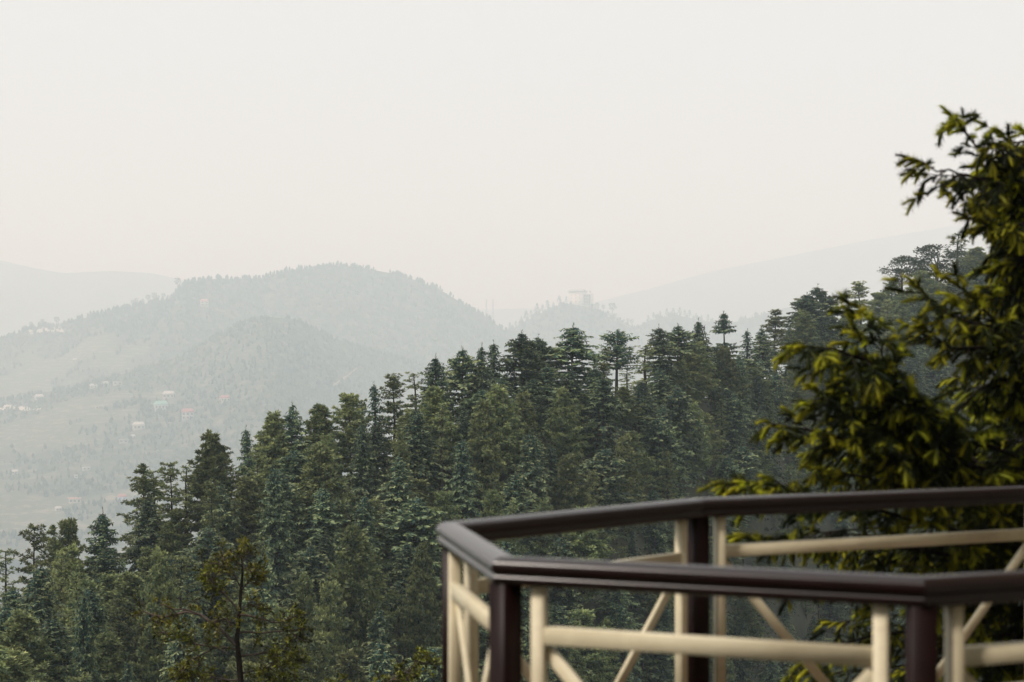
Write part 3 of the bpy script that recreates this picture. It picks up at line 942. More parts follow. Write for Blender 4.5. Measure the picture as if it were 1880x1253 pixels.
# (column, row of the top, crown width in px, kind, behind the crest by metres, label, landmark phrase)
CREST = [
    (12, 1008, 62, 'pine_sparse', 0, 'thin ragged pine at the low end of the spur, first on the crest', 'thin pine at the low end'),
    (65, 966, 95, 'pine_ragged', -2, 'dark ragged pine with a bare spike top near the low end of the spur', 'spike-topped pine'),
    (97, 964, 70, 'pine_ragged', 4, 'tufted pine with two upswept top limbs, beside the spike-topped pine', None),
    (128, 955, 80, 'pine_bushy', -3, 'dense dark pine with a blunt crown, between the tufted pine and pointed cedar', None),
    (186, 938, 105, 'cedar_cone', -4, 'sharply pointed dark cedar standing free at the low end of the spur', 'sharply pointed cedar'),
    (264, 853, 95, 'pine_ragged', 0, 'tall dark pine rising over the red-roofed white house with blue windows', 'tall pine over the blue-windowed house'),
    (290, 862, 70, 'pine_sparse', 5, 'thin pine leaning out behind the tall pine over the blue-windowed house', None),
    (322, 850, 75, 'pine_ragged', 2, 'ragged pine with several loose tops, uphill of the tall dark pine', 'pine with loose tops'),
    (342, 856, 60, 'pine_sparse', -2, 'slim pine with a small tuft top, just below the round-headed pine', None),
    (388, 798, 100, 'pine_bushy', 0, 'round-headed dark pine standing out on the lower crest', 'round-headed pine'),
    (420, 822, 70, 'pine_ragged', 3, 'low bushy pine tucked behind the round-headed pine', None),
    (458, 785, 66, 'cedar_cone', -2, 'narrow dark cedar on the crest, between round-headed pine and mop-topped cedar', 'narrow dark cedar'),
    (500, 762, 90, 'pine_bushy', 2, 'spreading pine with a slanting top, next to the mop-topped cedar', None),
    (538, 742, 92, 'cedar_cone', 0, 'mop-topped cedar with drooping branch ends, crest above the red-roofed valley house', 'mop-topped cedar'),
    (582, 744, 95, 'pine_bushy', 2, 'open-crowned olive pine with sky showing through, beside the mop-topped cedar', 'open-crowned olive pine'),
    (645, 724, 85, 'pine_bushy', 0, 'olive pine with a broad shaggy head, midway along the lower crest', 'shaggy olive pine'),
    (663, 735, 60, 'pine_ragged', 5, 'small olive pine peeping out behind the shaggy one', None),
    (690, 706, 74, 'cedar_thin', 0, 'spiky cedar with short bare tiers like a fishbone', 'fishbone cedar'),
    (725, 690, 84, 'pine_ragged', 0, 'pine with a knobbly bare top, next to the fishbone cedar', 'knobbly-topped pine'),
    (764, 684, 62, 'pine_sparse', 4, 'gaunt pine with a few tufts on bare limbs, beside the dark wedge-shaped cedar', None),
    (800, 654, 96, 'cedar_cone', 0, 'dark wedge-shaped cedar, first of the tall cedars on the crest', 'wedge-shaped cedar'),
    (850, 640, 92, 'cedar_broad', 2, 'wide-topped cedar, lowest of a tight trio', 'tight trio of cedars'),
    (880, 634, 70, 'cedar_cone', -2, 'middle cedar of a tight trio, squeezed between its neighbours', None),
    (902, 628, 76, 'cedar_cone', 2, 'pointed cedar, uppermost of a tight trio', None),
    (957, 610, 88, 'cedar_broad', 0, 'open layered cedar with a bare stem showing, under the knoll', 'open layered cedar'),
    (994, 618, 84, 'cedar_broad', 3, 'shorter layered cedar between the open one and the giant', None),
    (1048, 598, 118, 'cedar_broad', -2, 'giant broad cedar with a bent tip, largest on the crest', 'giant bent-tipped cedar'),
    (1130, 608, 92, 'cedar_flat', 2, 'flat-topped cedar on a tall bare trunk beside the gap in the crest', 'flat-topped cedar'),
    (1090, 660, 44, 'pine_sparse', 6, 'slim feathery pine in the gap beside the giant cedar', None),
    (1110, 638, 46, 'pine_sparse', 5, 'slim dark pine touching the flat-topped cedar', None),
    (1153, 676, 46, 'pine_sparse', 4, 'little thin pine in the gap past the flat-topped cedar', None),
    (1187, 634, 64, 'pine_sparse', 3, 'sparse pine with long separate limbs at the edge of the gap', 'long-limbed sparse pine'),
    (1213, 600, 72, 'cedar_broad', 0, 'dark tiered cedar just past the gap in the crest', 'dark tiered cedar past the gap'),
    (1246, 597, 84, 'cedar_broad', 2, 'full tiered cedar with a curled tip, second past the gap', 'curl-tipped cedar'),
    (1288, 588, 78, 'cedar_cone', 0, 'slender needle-tipped cedar next to the umbrella-headed cedar', 'needle-tipped cedar'),
    (1330, 573, 100, 'cedar_umbrella', -2, 'umbrella-headed cedar with a bare stretch of trunk under its cap', 'umbrella-headed cedar'),
    (1373, 607, 60, 'cedar_thin', 3, 'thin see-through cedar just past the umbrella-headed one', 'thin see-through cedar'),
    (1400, 602, 66, 'cedar_cone', 0, 'narrow cedar hemmed in between the thin one and the knobbly pine', 'hemmed-in narrow cedar'),
    (1425, 569, 74, 'pine_ragged', 2, 'tall pine with a knobbly open head against the pale ridge', 'knobbly pine against the ridge'),
    (1480, 540, 86, 'cedar_broad', 0, 'lower of two dense dark cedars above the spruce tip', 'lower of the two dense cedars'),
    (1507, 526, 92, 'cedar_broad', -2, 'taller of two dense dark cedars above the spruce tip', 'taller of the two dense cedars'),
    (1560, 572, 66, 'pine_bushy', 0, 'low bushy pine in the dip past the two dense cedars', 'low pine in the dip'),
    (1582, 519, 70, 'pine_ragged', 0, 'ragged hazy pine in the dip before the round broadleaf trees', 'ragged hazy pine'),
    (1613, 538, 70, 'pine_bushy', 3, 'soft hazy pine beside the ragged one in the dip', 'soft hazy pine'),
    (1655, 474, 62, 'oak', 0, 'dark broadleaf tree with a mushroom-shaped top', 'mushroom-topped tree'),
    (1636, 515, 60, 'pine_ragged', 5, 'grey pine peeping out beside the mushroom-topped tree', None),
    (1692, 498, 84, 'pine_bushy', 2, 'wide hazy pine between the two dark broadleaf trees', 'wide hazy pine'),
    (1722, 447, 84, 'oak', 0, 'tall dark broadleaf tree with a round feathery head', 'round feathery broadleaf tree'),
    (1757, 430, 64, 'pine_sparse', 4, 'tall thin grey pine next to the round broadleaf tree', None),
    (1792, 456, 92, 'pine_bushy', 2, 'pale bushy pine half hidden by the dark spruce', 'pale pine behind the spruce'),
    (1850, 430, 90, 'pine_bushy', 0, 'hazy pine almost covered by the dark spruce boughs', 'pine almost covered by spruce boughs'),
]
placed = []
LAND = []
for (px, py, wpx, kd, back, lb, lm) in CREST:
    d = float(crest_d(px)) + back
    zt = (YH - py) / FPX * d
    H = zt - gz1(px, d) + .3
    H = max(H, 8.0)
    wid = wpx * d / FPX / (2 * VAR[kd][0][3]) * {'cedar_cone': 1.45, 'cedar_broad': 1.8}.get(kd, 1.45)
    plant(kd, px, d, H, wid, lb)
    placed.append(((px - CX) / FPX * d, d, 2.0))
    if lm:
        LAND.append((px, lm))

# noted trees inside the stand: (column, row of the top, width px, kind, height m, label)
INNER = [
    (972, 788, 150, 'cedar_cone', 17, 'broad pale cedar shaped like a Christmas tree, alone in the middle of the slope'),
    (1048, 838, 130, 'pine_bushy', 16, 'yellowish bushy pine beside the pale Christmas-tree cedar, below the bare earth gap'),
    (1150, 800, 120, 'pine_bushy', 17, 'big olive pine just past the bare earth gap'),
    (1245, 705, 150, 'cedar_broad', 19, 'very wide cedar with long level tiers under the dark tiered cedar'),
    (1356, 815, 150, 'cedar_broad', 15, 'low wide cedar with long drooping tiers, down the slope near the spruce tips'),
    (1225, 826, 84, 'pine_ragged', 15, 'small pale pine in front of the very wide cedar'),
    (1035, 715, 110, 'pine_bushy', 15, 'rounded olive pine standing under the giant bent-tipped cedar'),
    (885, 730, 130, 'pine_bushy', 17, 'large olive pine under the tight trio of cedars'),
    (852, 800, 140, 'cedar_cone', 17, 'pale drooping cedar on mid slope below the tight trio'),
    (665, 770, 100, 'cedar_cone', 15, 'dark drooping cedar with yellowish tiers under the shaggy olive pine'),
    (504, 848, 120, 'cedar_cone', 17, 'dark cedar with strongly hanging tiers, inside the stand below the mop-topped cedar'),
    (645, 962, 150, 'pine_bushy', 19, 'pale shaggy pine, brightest low on the slope before the railing corner'),
    (478, 1012, 130, 'cedar_broad', 17, 'layered pale cedar just behind the small bare-limbed tree'),
    (770, 1000, 110, 'pine_bushy', 17, 'pale pine standing close before the railing corner'),
    (300, 1012, 130, 'pine_bushy', 17, 'grey-green pine with a neat point, uphill from the small bare-limbed tree'),
    (560, 1050, 110, 'pine_bushy', 15, 'soft olive pine beside the small bare-limbed tree, low on the slope'),
    (600, 1065, 120, 'pine_bushy', 17, 'olive pine in front of the pale shaggy pine, low on the slope'),
    (155, 1080, 110, 'cedar_cone', 17, 'dark cedar on the shaded lower slope below the pointed cedar'),
    (240, 1200, 120, 'cedar_cone', 15, 'dark layered cedar at the foot of the slope near the picture bottom'),
]
def slope_d(px, py, H):
    dc = float(crest_d(px))
    ds = np.linspace(dc * .70, dc - 6, 160)
    zt = ground_z((px - CX) / FPX * ds, ds) + H
    y = YH - zt / ds * FPX
    return float(ds[np.argmin(np.abs(y - py))])
for (px, py, wpx, kd, H, lb) in INNER:
    d = slope_d(px, py, H)
    wid = wpx * d / FPX / (2 * VAR[kd][0][3])
    plant(kd, px, d, H, wid, lb)
    placed.append(((px - CX) / FPX * d, d, 4.5))

# the rest of the stand
cand = []
r = np.random.default_rng(5)
for _ in range(9000):
    px = r.uniform(-70, 2000)
    dc = float(crest_d(px))
    d = r.uniform(dc * .71, dc - 5)
    cand.append((px, d))
def gap(px, d):
    """bare earth showing"""
    yg = YH - gz1(px, d) / d * FPX
    return (1078 < px < 1122 and 785 < yg < 842) or (660 < px < 740 and 1180 < yg < 1290) or (560 < px < 640 and 1080 < yg < 1140 and False)
rest = []
for (px, d) in cand:
    x = (px - CX) / FPX * d
    sp = 4.7 + 2.0 * smooth(300, 560, d)
    if any((x - a) ** 2 + (d - b_) ** 2 < (sp * .5 + e) ** 2 for a, b_, e in placed):
        continue
    if gap(px, d):
        continue
    placed.append((x, d, sp * .5))
    rest.append((px, d))
rest.sort(key=lambda q: -q[1])
ranks = {}
ADJ = {'cedar_cone': ['dark cedar', 'drooping cedar', 'cone-shaped cedar'], 'cedar_broad': ['wide-tiered cedar', 'layered cedar', 'broad cedar'], 'pine_bushy': ['bushy olive pine', 'shaggy pine', 'full-crowned pine'],
       'pine_ragged': ['ragged pine', 'uneven pine', 'loose-limbed pine'], 'pine_sparse': ['thin pine', 'slender pine', 'sparse pine'], 'cedar_thin': ['thin cedar'] * 3}
for (px, d) in rest:
    kd = r.choice(['pine_bushy', 'cedar_cone', 'cedar_broad', 'pine_ragged', 'pine_sparse', 'cedar_thin'], p=[.34, .32, .14, .13, .04, .03])
    # trees reach lower in the hollow, taller lower down
    H = r.uniform(9.5, 16.5) * (1 + .3 * smooth(350, 560, d))
    dc = float(crest_d(px))
    wid = r.uniform(.82, 1.2) * (.55 + .45 * H / 14)
    top_y = YH - (gz1(px, d) + H) / d * FPX
    lim = interp(px, [(c[0], c[1]) for c in CREST]) + 62 - 16 * smooth(1150, 1300, px) + 18 * math.sin(px * .037)
    if top_y < lim:                                      # keep the crest line of the photograph
        H = max(5.0, H - (lim - top_y) * d / FPX)
    if YH - (gz1(px, d) + H) / d * FPX > 1262 or H < 5.5:
        continue
    lx, lm = min(LAND, key=lambda q: abs(q[0] - px))
    ranks[lm] = ranks.get(lm, 0) + 1
    k = ranks[lm]
    if k > 39:
        print('SKIP', lm)
        continue
    lb = '%s, %s tree down the slope below the %s' % (ADJ[kd][r.integers(0, 3)], ORD[k - 1], lm)
    plant(kd, px, d, H, wid, lb)
print('TREES', n_tree)

# undergrowth on the floor of the wood
def undergrowth():
    r = np.random.default_rng(77)
    n = 5200
    px = r.uniform(-80, 1960, n)
    d = crest_d(px) * r.uniform(.70, 1.03, n)
    x = (px - CX) / FPX * d
    yg = YH - ground_z(x, d) / d * FPX
    earth = (px > 1080) & (px < 1118) & (yg > 780) & (yg < 815)
    x, d = x[~earth], d[~earth]
    z = ground_z(x, d)
    c = np.stack([x, d, z], -1)
    k = 14
    n = len(c)
    Cr = np.repeat(c, k, 0)
    D = rdir(r, n * k)
    D[:, 2] = np.abs(D[:, 2]) + .2
    D = unit(D)
    sz = np.repeat(r.uniform(.5, 1.5, n), k)
    Pt = Cr + D * (sz * r.uniform(.2, .9, n * k))[:, None]
    mb = MB()
    t_ = np.repeat(r.uniform(0, .5, n), k)
    mb.kites(Pt, unit(D + rdir(r, n * k)), sz * .5, sz * .35, perp(D, r), t_, t_ + .4)
    tag(obj('undergrowth', mb.build('undergrowth', M['shrub'])), 'low scrub on the floor of the wooded spur', 'undergrowth', kind='stuff')
undergrowth()

# bare earth bank in the gap below the giant cedar
mb = MB()
for q, (ex, ey, ew) in enumerate([(1100, 790, 44), (1092, 806, 52)]):
    ds = np.linspace(float(crest_d(ex)) * .8, float(crest_d(ex)), 200)
    zs = ground_z((ex - CX) / FPX * ds, ds)
    i = int(np.argmin(np.abs(YH - zs / ds * FPX - ey)))
    d0_ = ds[i]
    k = 24
    rr = np.random.default_rng(q)
    th = np.arange(k) / k * 6.283
    rad = ew * d0_ / FPX / 2 * rr.uniform(.75, 1.15, k)
    xs = (ex - CX) / FPX * d0_ + np.cos(th) * rad
    ys = d0_ + np.sin(th) * rad * .9
    v = np.stack([xs, ys, ground_z(xs, ys) + .25 + .02 * q], -1)
    c0 = np.array([[(ex - CX) / FPX * d0_, d0_, zs[i] + .7 + .02 * q]])
    mb.add(np.vstack([v, c0]), [[a, (a + 1) % k, k] for a in range(k)])
tag(obj('earth_bank', mb.build('earth_bank', M['bank'])), 'bare reddish earth bank in the gap below the giant cedar', kind='structure')

# ------------------------------------------------------------------ balcony railing
ZT = -0.70                                     # top of the handrail
def floor_pt(px, py):
    d = FPX * (-ZT) / (py - YH)
    return np.array([(px - CX) / FPX * d, d])
ptE, ptD, ptA, ptB, ptC = floor_pt(1925, 888.5), floor_pt(1280, 914), floor_pt(826, 958), floor_pt(928, 1021), floor_pt(1690, 1057)
ptF = ptC + unit(floor_pt(1880, 1046) - ptC) * 2.2
ptG = np.array([3.42, ptE[1] - .2])
ring = [ptG, ptE, ptD, ptA, ptB, ptC, ptF]      # walked with the outside of the balcony on the left hand side... normals are fixed below
rail_t = bpy.data.objects.new('balcony_railing', None)
COL.objects.link(rail_t)
ctr = np.mean(ring, axis=0)
rail_t.location = (0, 0, 0)
tag(rail_t, 'dark brown and cream wooden railing round an angular balcony', 'railing')

PROF = []                                       # across, height below top
for a in np.linspace(0, math.pi, 11):           # rounded cap
    PROF.append((.054 * math.cos(a), -.030 + .030 * math.sin(a)))
PROF += [(-.054, -.046), (-.049, -.053), (-.041, -.056), (-.041, -.063), (-.048, -.067), (-.050, -.076), (-.047, -.088), (-.041, -.094)]
PROF += [(.041, -.094), (.047, -.088), (.050, -.076), (.048, -.067), (.041, -.063), (.041, -.056), (.049, -.053), (.054, -.046)]
PROF = np.array(PROF)

def miter(i):
    p = ring[i]
    ds = []
    if i > 0:
        ds.append(unit(p - ring[i - 1]))
    if i < len(ring) - 1:
        ds.append(unit(ring[i + 1] - p))
    ns = [np.array([-q[1], q[0]]) for q in ds]
    if len(ns) == 1:
        return ns[0]
    return (ns[0] + ns[1]) / (1 + ns[0] @ ns[1])

def handrail(i):
    a, b_ = ring[i], ring[i + 1]
    na_, nb_ = miter(i), miter(i + 1)
    e = unit(b_ - a) * .0012                    # hairline open joint at the mitre
    k = len(PROF)
    va = np.array([[*(a + e + na_ * w), ZT + h] for w, h in PROF])
    vb = np.array([[*(b_ - e + nb_ * w), ZT + h] for w, h in PROF])
    f = [[q, (q + 1) % k, k + (q + 1) % k, k + q] for q in range(k)]
    me = mesh('handrail', np.vstack([va, vb]), np.array(f), M['brown'], smooth=False)
    me.polygons.foreach_set('use_smooth', np.ones(len(me.polygons), bool))
    o = obj('handrail', me, rail_t)
    # end caps
    return o
for i in range(len(ring) - 1):
    handrail(i)

ZB = -1.9
def bevel_bar(name, a, b_, w, h, up, m):
    """bar from a to b with a chamfered rectangular section w across and h along up"""
    a, b_, up = np.array(a, float), np.array(b_, float), np.array(up, float)
    t = unit(b_ - a)
    s = unit(np.cross(t, up))
    u = np.cross(s, t)
    c = .003
    sec = [(-w / 2 + c, -h / 2), (w / 2 - c, -h / 2), (w / 2, -h / 2 + c), (w / 2, h / 2 - c), (w / 2 - c, h / 2), (-w / 2 + c, h / 2), (-w / 2, h / 2 - c), (-w / 2, -h / 2 + c)]
    va = [a + s * x + u * y for x, y in sec]
    vb = [b_ + s * x + u * y for x, y in sec]
    f4 = [[q, (q + 1) % 8, 8 + (q + 1) % 8, 8 + q] for q in range(8)]
    cap = [[0, 7, 6, 1], [1, 6, 5, 2], [2, 5, 4, 3]]
    f4 += cap + [[8 + q for q in reversed(c_)] for c_ in cap]
    return obj(name, mesh(name, va + vb, np.array(f4), m), rail_t)

for i in range(1, len(ring) - 1):               # dark corner posts
    p = ring[i]
    mdir = unit(miter(i))
    bevel_bar('corner_post', (*p, ZB), (*p, ZT - .092), *((.084, .084) if i != 3 else (.055, .055)), (*mdir, 0), M['post'])

for i in range(len(ring) - 1):                  # cream panels
    a, b_ = ring[i], ring[i + 1]
    L_ = np.linalg.norm(b_ - a)
    t = unit(b_ - a)
    nrm = np.array([-t[1], t[0]])
    off = .125 if L_ > 1.0 else .10
    s0, s1 = a + t * off, b_ - t * off
    for p in (s0, s1):   # stiles
        bevel_bar('stile', (*p, ZB + .02), (*p, ZT - .095), .046, .046, (*nrm, 0), M['cream'])
    q0, q1 = s0 + t * .0232, s1 - t * .0232
    zm = -.965 if i != 2 else -.985
    bevel_bar('mid_rail', (*q0, zm), (*q1, zm), .040, .060, (0, 0, 1), M['cream'])
    bevel_bar('bottom_rail', (*q0, -1.78), (*q1, -1.78), .040, .06, (0, 0, 1), M['cream'])
    e = nrm * .0105
    wi = np.linalg.norm(q1 - q0)
    run = min(.72 / 1.08, wi / 2 - .01)
    zb_ = zm - .05 - run * 1.08
    bevel_bar('brace', (*(q0 + e), zm - .05), (*(q0 + t * run + e), zb_), .020, .046, (0, 0, 1), M['cream'])
    bevel_bar('brace', (*(q1 - e), zm - .05), (*(q1 - t * run - e), zb_), .020, .046, (0, 0, 1), M['cream'])

# unseen wing the balcony meets and rear facade, added to shade the rails
me_ = MB()
me_.box((9.45, -1.0, -3.0), (12.0, 22.0, 26.0))
me_.box((9.45, -1.0, 10.2), (13.4, 23.4, .35))
me_.box((-3.0, -9.5, -3.0), (24.8, 12.0, 25.9))
me_.box((-3.0, -9.5, 10.0), (25.6, 12.9, .3))
tag(obj('added_shade_wing', me_.build('added_shade_wing', M['stone'])), 'unseen stone wing added to shade the balcony railing', kind='structure')

# the balcony's own floor and plinth (below the frame)
outer = [ring[i] + miter(i) * (-.12 if (ring[i] + miter(i) * -.12 - ctr) @ (ring[i] - ctr) > (ring[i] - ctr) @ (ring[i] - ctr) else .12) for i in range(len(ring))]
k = len(outer)
v = [[*p, ZB] for p in outer] + [[*p, -12.0] for p in outer]
me = bpy.data.meshes.new('balcony_floor')
me.from_pydata([tuple(map(float, q)) for q in v], [], [list(range(k))] + [[i, (i + 1) % k, k + (i + 1) % k, k + i] for i in range(k)])
me.materials.append(M['boards'])
tag(obj('balcony_floor', me), 'boarded balcony floor on its plinth', kind='structure')

# ------------------------------------------------------------------ spruce beside the balcony
def shoot_data(r, ln, rad, bend, nn=60, ns=6, nr=5):
    """one bottle-brush shoot along +X, curving down; returns V, F3, tint"""
    s = np.linspace(0, 1, nr)
    x = ln * s
    z = -bend * ln * s ** 2
    th = np.arange(ns) / ns * 6.283
    prof = np.interp(s, [0, .25, .6, .85, 1], [.28, .37, .39, .37, .28]) * rad
    V = np.stack([np.repeat(x, ns).reshape(nr, ns), prof[:, None] * np.cos(th)[None] * r.uniform(.75, 1.25, (nr, ns)), z[:, None] + prof[:, None] * np.sin(th)[None] * r.uniform(.75, 1.25, (nr, ns))], -1).reshape(-1, 3)
    V = np.vstack([V, [[ln * 1.04, 0, z[-1] * 1.06]]])
    F = []
    for a in range(nr - 1):
        for q in range(ns):
            p = (q + 1) % ns
            F += [[a * ns + q, a * ns + p, (a + 1) * ns + p], [a * ns + q, (a + 1) * ns + p, (a + 1) * ns + q]]
    b_ = (nr - 1) * ns
    F += [[b_ + q, b_ + (q + 1) % ns, b_ + ns] for q in range(ns)]
    T = np.concatenate([np.repeat(np.interp(s, [0, .3, .6, 1], [.1, .4, .7, 1.0]), ns), [1.0]])
    sn = r.uniform(.02, 1.0, nn)
    tn = r.uniform(0, 6.283, nn)
    b0 = np.stack([ln * sn, 0 * sn, -bend * ln * sn ** 2], -1)
    rd = np.stack([0 * sn, np.cos(tn), np.sin(tn)], -1)
    D = unit(rd + np.array([.75, 0, 0]) + r.normal(0, .2, (nn, 3)))
    taper = np.interp(sn, [0, .5, 1], [.8, 1, .75])[:, None]
    tip = b0 + D * rad * 1.75 * taper * r.uniform(.75, 1.2, (nn, 1))
    sd = unit(np.cross(D, rd + np.array([.3, .2, .1]))) * rad * .09
    nv = len(V)
    V = np.vstack([V, np.stack([b0 + sd, b0 - sd, tip], 1).reshape(-1, 3)])
    F = np.vstack([F, nv + np.arange(nn * 3).reshape(-1, 3)])
    tt = np.interp(sn, [0, .3, .6, 1], [.1, .4, .7, 1.0])
    T = np.concatenate([T, np.clip(np.stack([tt * .7, tt * .7, tt + .15], 1).ravel(), 0, 1)])
    return V, F, T

sr = np.random.default_rng(101)
SHOOT = [shoot_data(sr, 1.0, .27, b_, 58) for b_ in (.08, .2, .32, .45, .15, .3)]
SHOOT_LO = [shoot_data(sr, 1.0, .29, b_, 16, 4, 3) for b_ in (.1, .3, .45)]

def frames(dirs, r):
    x = unit(dirs)
    up = np.tile([0, 0, 1.0], (len(x), 1))
    y = unit(np.cross(up, x) + 1e-4)
    z = np.cross(x, y)
    return np.stack([x, y, z], 1)                # rows

class Boughs:
    def __init__(s):
        s.P, s.D, s.L, s.T, s.rank = [], [], [], [], []
        s.wood = MB()

def grow(pts, r, B, twig_len=.42, step=.065, start=.12, droop=.35, young=.55, thick=.022, len0=.092):
    pts = np.array(pts, float)
    seg = np.concatenate([[0], np.cumsum(np.linalg.norm(np.diff(pts, axis=0), axis=1))])
    tot = seg[-1]
    f = lambda s: np.array([np.interp(s * tot, seg, pts[:, q]) for q in range(3)])
    ss = np.linspace(0, 1, 12)
    cl = np.array([f(s) for s in ss]) + r.normal(0, .012, (12, 3))
    B.wood.tube(cl, thick * (1 - .85 * ss) + .003, 5)
    s = start
    sg = 1
    while s < 1.0:
        p = f(s)
        t = unit(f(min(1, s + .03)) - f(max(0, s - .03)))
        sd = np.cross(t, [0, 0, 1.0])
        sd = unit(sd)
        sg = -sg
        l = twig_len * (1.08 - .88 * s) * r.uniform(.5, 1.25)
        d = unit(t * r.uniform(.45, .9) + sd * sg * r.uniform(.4, .9) + np.array([0, 0, r.normal(-.1, .3) - droop * r.uniform(0, 1.4)]))
        m_ = max(2, int(l / .068))
        q = p.copy()
        path = [q.copy()]
        for k in range(m_):
            d = unit(d + np.array([0, 0, -droop * .22]) + r.normal(0, .06, 3))
            q = q + d * (l / m_)
            path.append(q.copy())
            for g_ in ((-1, 1) if k < m_ - 1 else (0, -1, 1)):
                if g_ and r.random() < .25:
                    continue
                s2 = unit(np.cross(d, [0.1, 0.2, 1.0]))
                dd = unit(d * (.75 if g_ else 1) + s2 * g_ * r.uniform(.4, .9) + np.array([0, 0, r.normal(-.08, .3)]))
                B.P.append(q.copy()); B.D.append(dd)
                B.L.append(len0 * r.uniform(.5, 1.5))
                age_shade = (1.0 if (r.random() < young and k >= m_ - 2) else r.uniform(.0, .16)) * (.55 + .45 * s)  # new growth paler; inner shoots also darkened as painted shade
                B.T.append(age_shade * r.uniform(.6, 1.1))
        B.wood.tube(path, np.linspace(.006, .002, len(path)), 4, cap=False)
        s += step / tot * r.uniform(.7, 1.3)
    for k in range(4):
        B.P.append(f(1 - .02 * k)); B.D.append(unit(unit(f(1) - f(.93)) + r.normal(0, .25 * (k > 0), 3))); B.L.append(len0 * 1.15); B.T.append(r.uniform(.6, 1))

def emit(B, parent, r, keep_idx, SH):
    """joined mass of the shoots not built singly"""
    P_, D_, L_, T_ = np.array(B.P), np.array(B.D), np.array(B.L), np.array(B.T)
    fr = frames(D_, r)
    mask = np.ones(len(P_), bool)
    mask[list(keep_idx)] = False
    mb = MB()
    kind = np.arange(len(P_)) % len(SH)
    for k, (V, F, T) in enumerate(SH):
        idx = np.nonzero(mask & (kind == k))[0]
        if not len(idx):
            continue
        v = np.einsum('vk,nkj->nvj', V, fr[idx]) * L_[idx][:, None, None] + P_[idx][:, None]
        f = F[None] + (np.arange(len(idx)) * len(V))[:, None, None]
        mb.add(v.reshape(-1, 3), f.reshape(-1, 3), (T[None] * T_[idx][:, None]).ravel())
    o = obj('shoots', mb.build('shoots', M['fir']), parent)
    o['kind'] = 'stuff'

spruce = bpy.data.objects.new('spruce_tree', None)
COL.objects.link(spruce)
TX = (2060 - CX) / FPX * 13.2
spruce.location = (TX, 13.2, float(ground_z(np.array([TX]), np.array([13.2]))[0]))
tag(spruce, 'big dark spruce with yellow-green shoot tips rising beside the balcony', 'tree')
off = np.array(spruce.location)
mb = MB()
zb = off[2]
mb.tube([(0, 0, -.4), (.05, 0, 3), (-.02, .03, 7), (0, 0, 12.2)], [.28, .22, .13, .03], 10)
obj('trunk', mb.build('trunk', M['bark'], True), spruce)
fr_rng = np.random.default_rng(202)
BR = [   # main boughs: pixel way points with depth
    [(2055, 560, 13.1), (1960, 480, 12.6), (1880, 400, 12.2), (1805, 310, 12.0), (1760, 255, 11.9), (1722, 212, 11.9)],
    [(1850, 350, 12.1), (1790, 330, 11.9), (1720, 318, 11.8), (1660, 296, 11.7)],
    [(1960, 470, 12.6), (1900, 370, 12.3), (1850, 290, 12.2), (1815, 245, 12.1)],
    [(2050, 480, 13.0), (1960, 360, 12.7), (1900, 290, 12.5), (1870, 255, 12.4)],
    [(2050, 620, 13.1), (1960, 560, 12.6), (1880, 470, 12.3), (1800, 420, 12.1), (1765, 395, 12.0)],
    [(2050, 700, 13.0), (1960, 660, 12.3), (1850, 620, 11.8), (1750, 590, 11.5), (1690, 560, 11.4), (1652, 520, 11.3)],
    [(1850, 620, 11.8), (1780, 640, 11.6), (1720, 640, 11.5), (1670, 600, 11.4)],
    [(2050, 720, 13.0), (1930, 680, 12.2), (1840, 640, 11.9), (1770, 560, 11.7), (1720, 515, 11.6)],
    [(2050, 900, 13.0), (1900, 870, 12.2), (1760, 800, 11.6), (1640, 720, 11.2), (1580, 670, 11.0), (1540, 600, 10.9), (1532, 562, 10.9)],
    [(1640, 720, 11.2), (1560, 660, 11.0), (1500, 640, 10.9), (1445, 637, 10.8)],
    [(1700, 760, 11.4), (1620, 720, 11.2), (1590, 640, 11.1), (1572, 590, 11.0)],
    [(2050, 940, 13.0), (1900, 900, 12.1), (1740, 850, 11.5), (1620, 830, 11.2), (1500, 800, 10.9), (1430, 790, 10.8), (1388, 775, 10.7)],
    [(1620, 830, 11.2), (1560, 780, 11.0), (1510, 750, 10.9), (1470, 715, 10.8)],
    [(1740, 850, 11.5), (1660, 760, 11.2), (1600, 720, 11.1), (1530, 700, 11.0)],
    [(2050, 1000, 13.0), (1880, 960, 12.0), (1700, 910, 11.4), (1560, 880, 11.0), (1470, 860, 10.9)],
    [(2050, 1060, 13.0), (1850, 1010, 12.0), (1650, 950, 11.4), (1500, 915, 11.0), (1400, 895, 10.8), (1305, 885, 10.7)],
    [(1500, 915, 11.0), (1430, 900, 10.9), (1390, 880, 10.8)],
    [(2050, 1100, 13.0), (1850, 1060, 12.2), (1650, 1000, 11.5), (1480, 985, 11.2), (1330, 985, 11.0)],
    [(2050, 1180, 13.0), (1850, 1120, 12.2), (1650, 1070, 11.5), (1500, 1060, 11.2), (1390, 1075, 11.0)],
    [(2050, 1280, 13.0), (1850, 1220, 12.2), (1650, 1160, 11.5), (1500, 1180, 11.2), (1420, 1240, 11.1)],
    [(2050, 760, 13.0), (1960, 720, 12.4), (1880, 690, 12.1), (1800, 700, 11.9), (1740, 740, 11.8), (1705, 800, 11.8)],
]
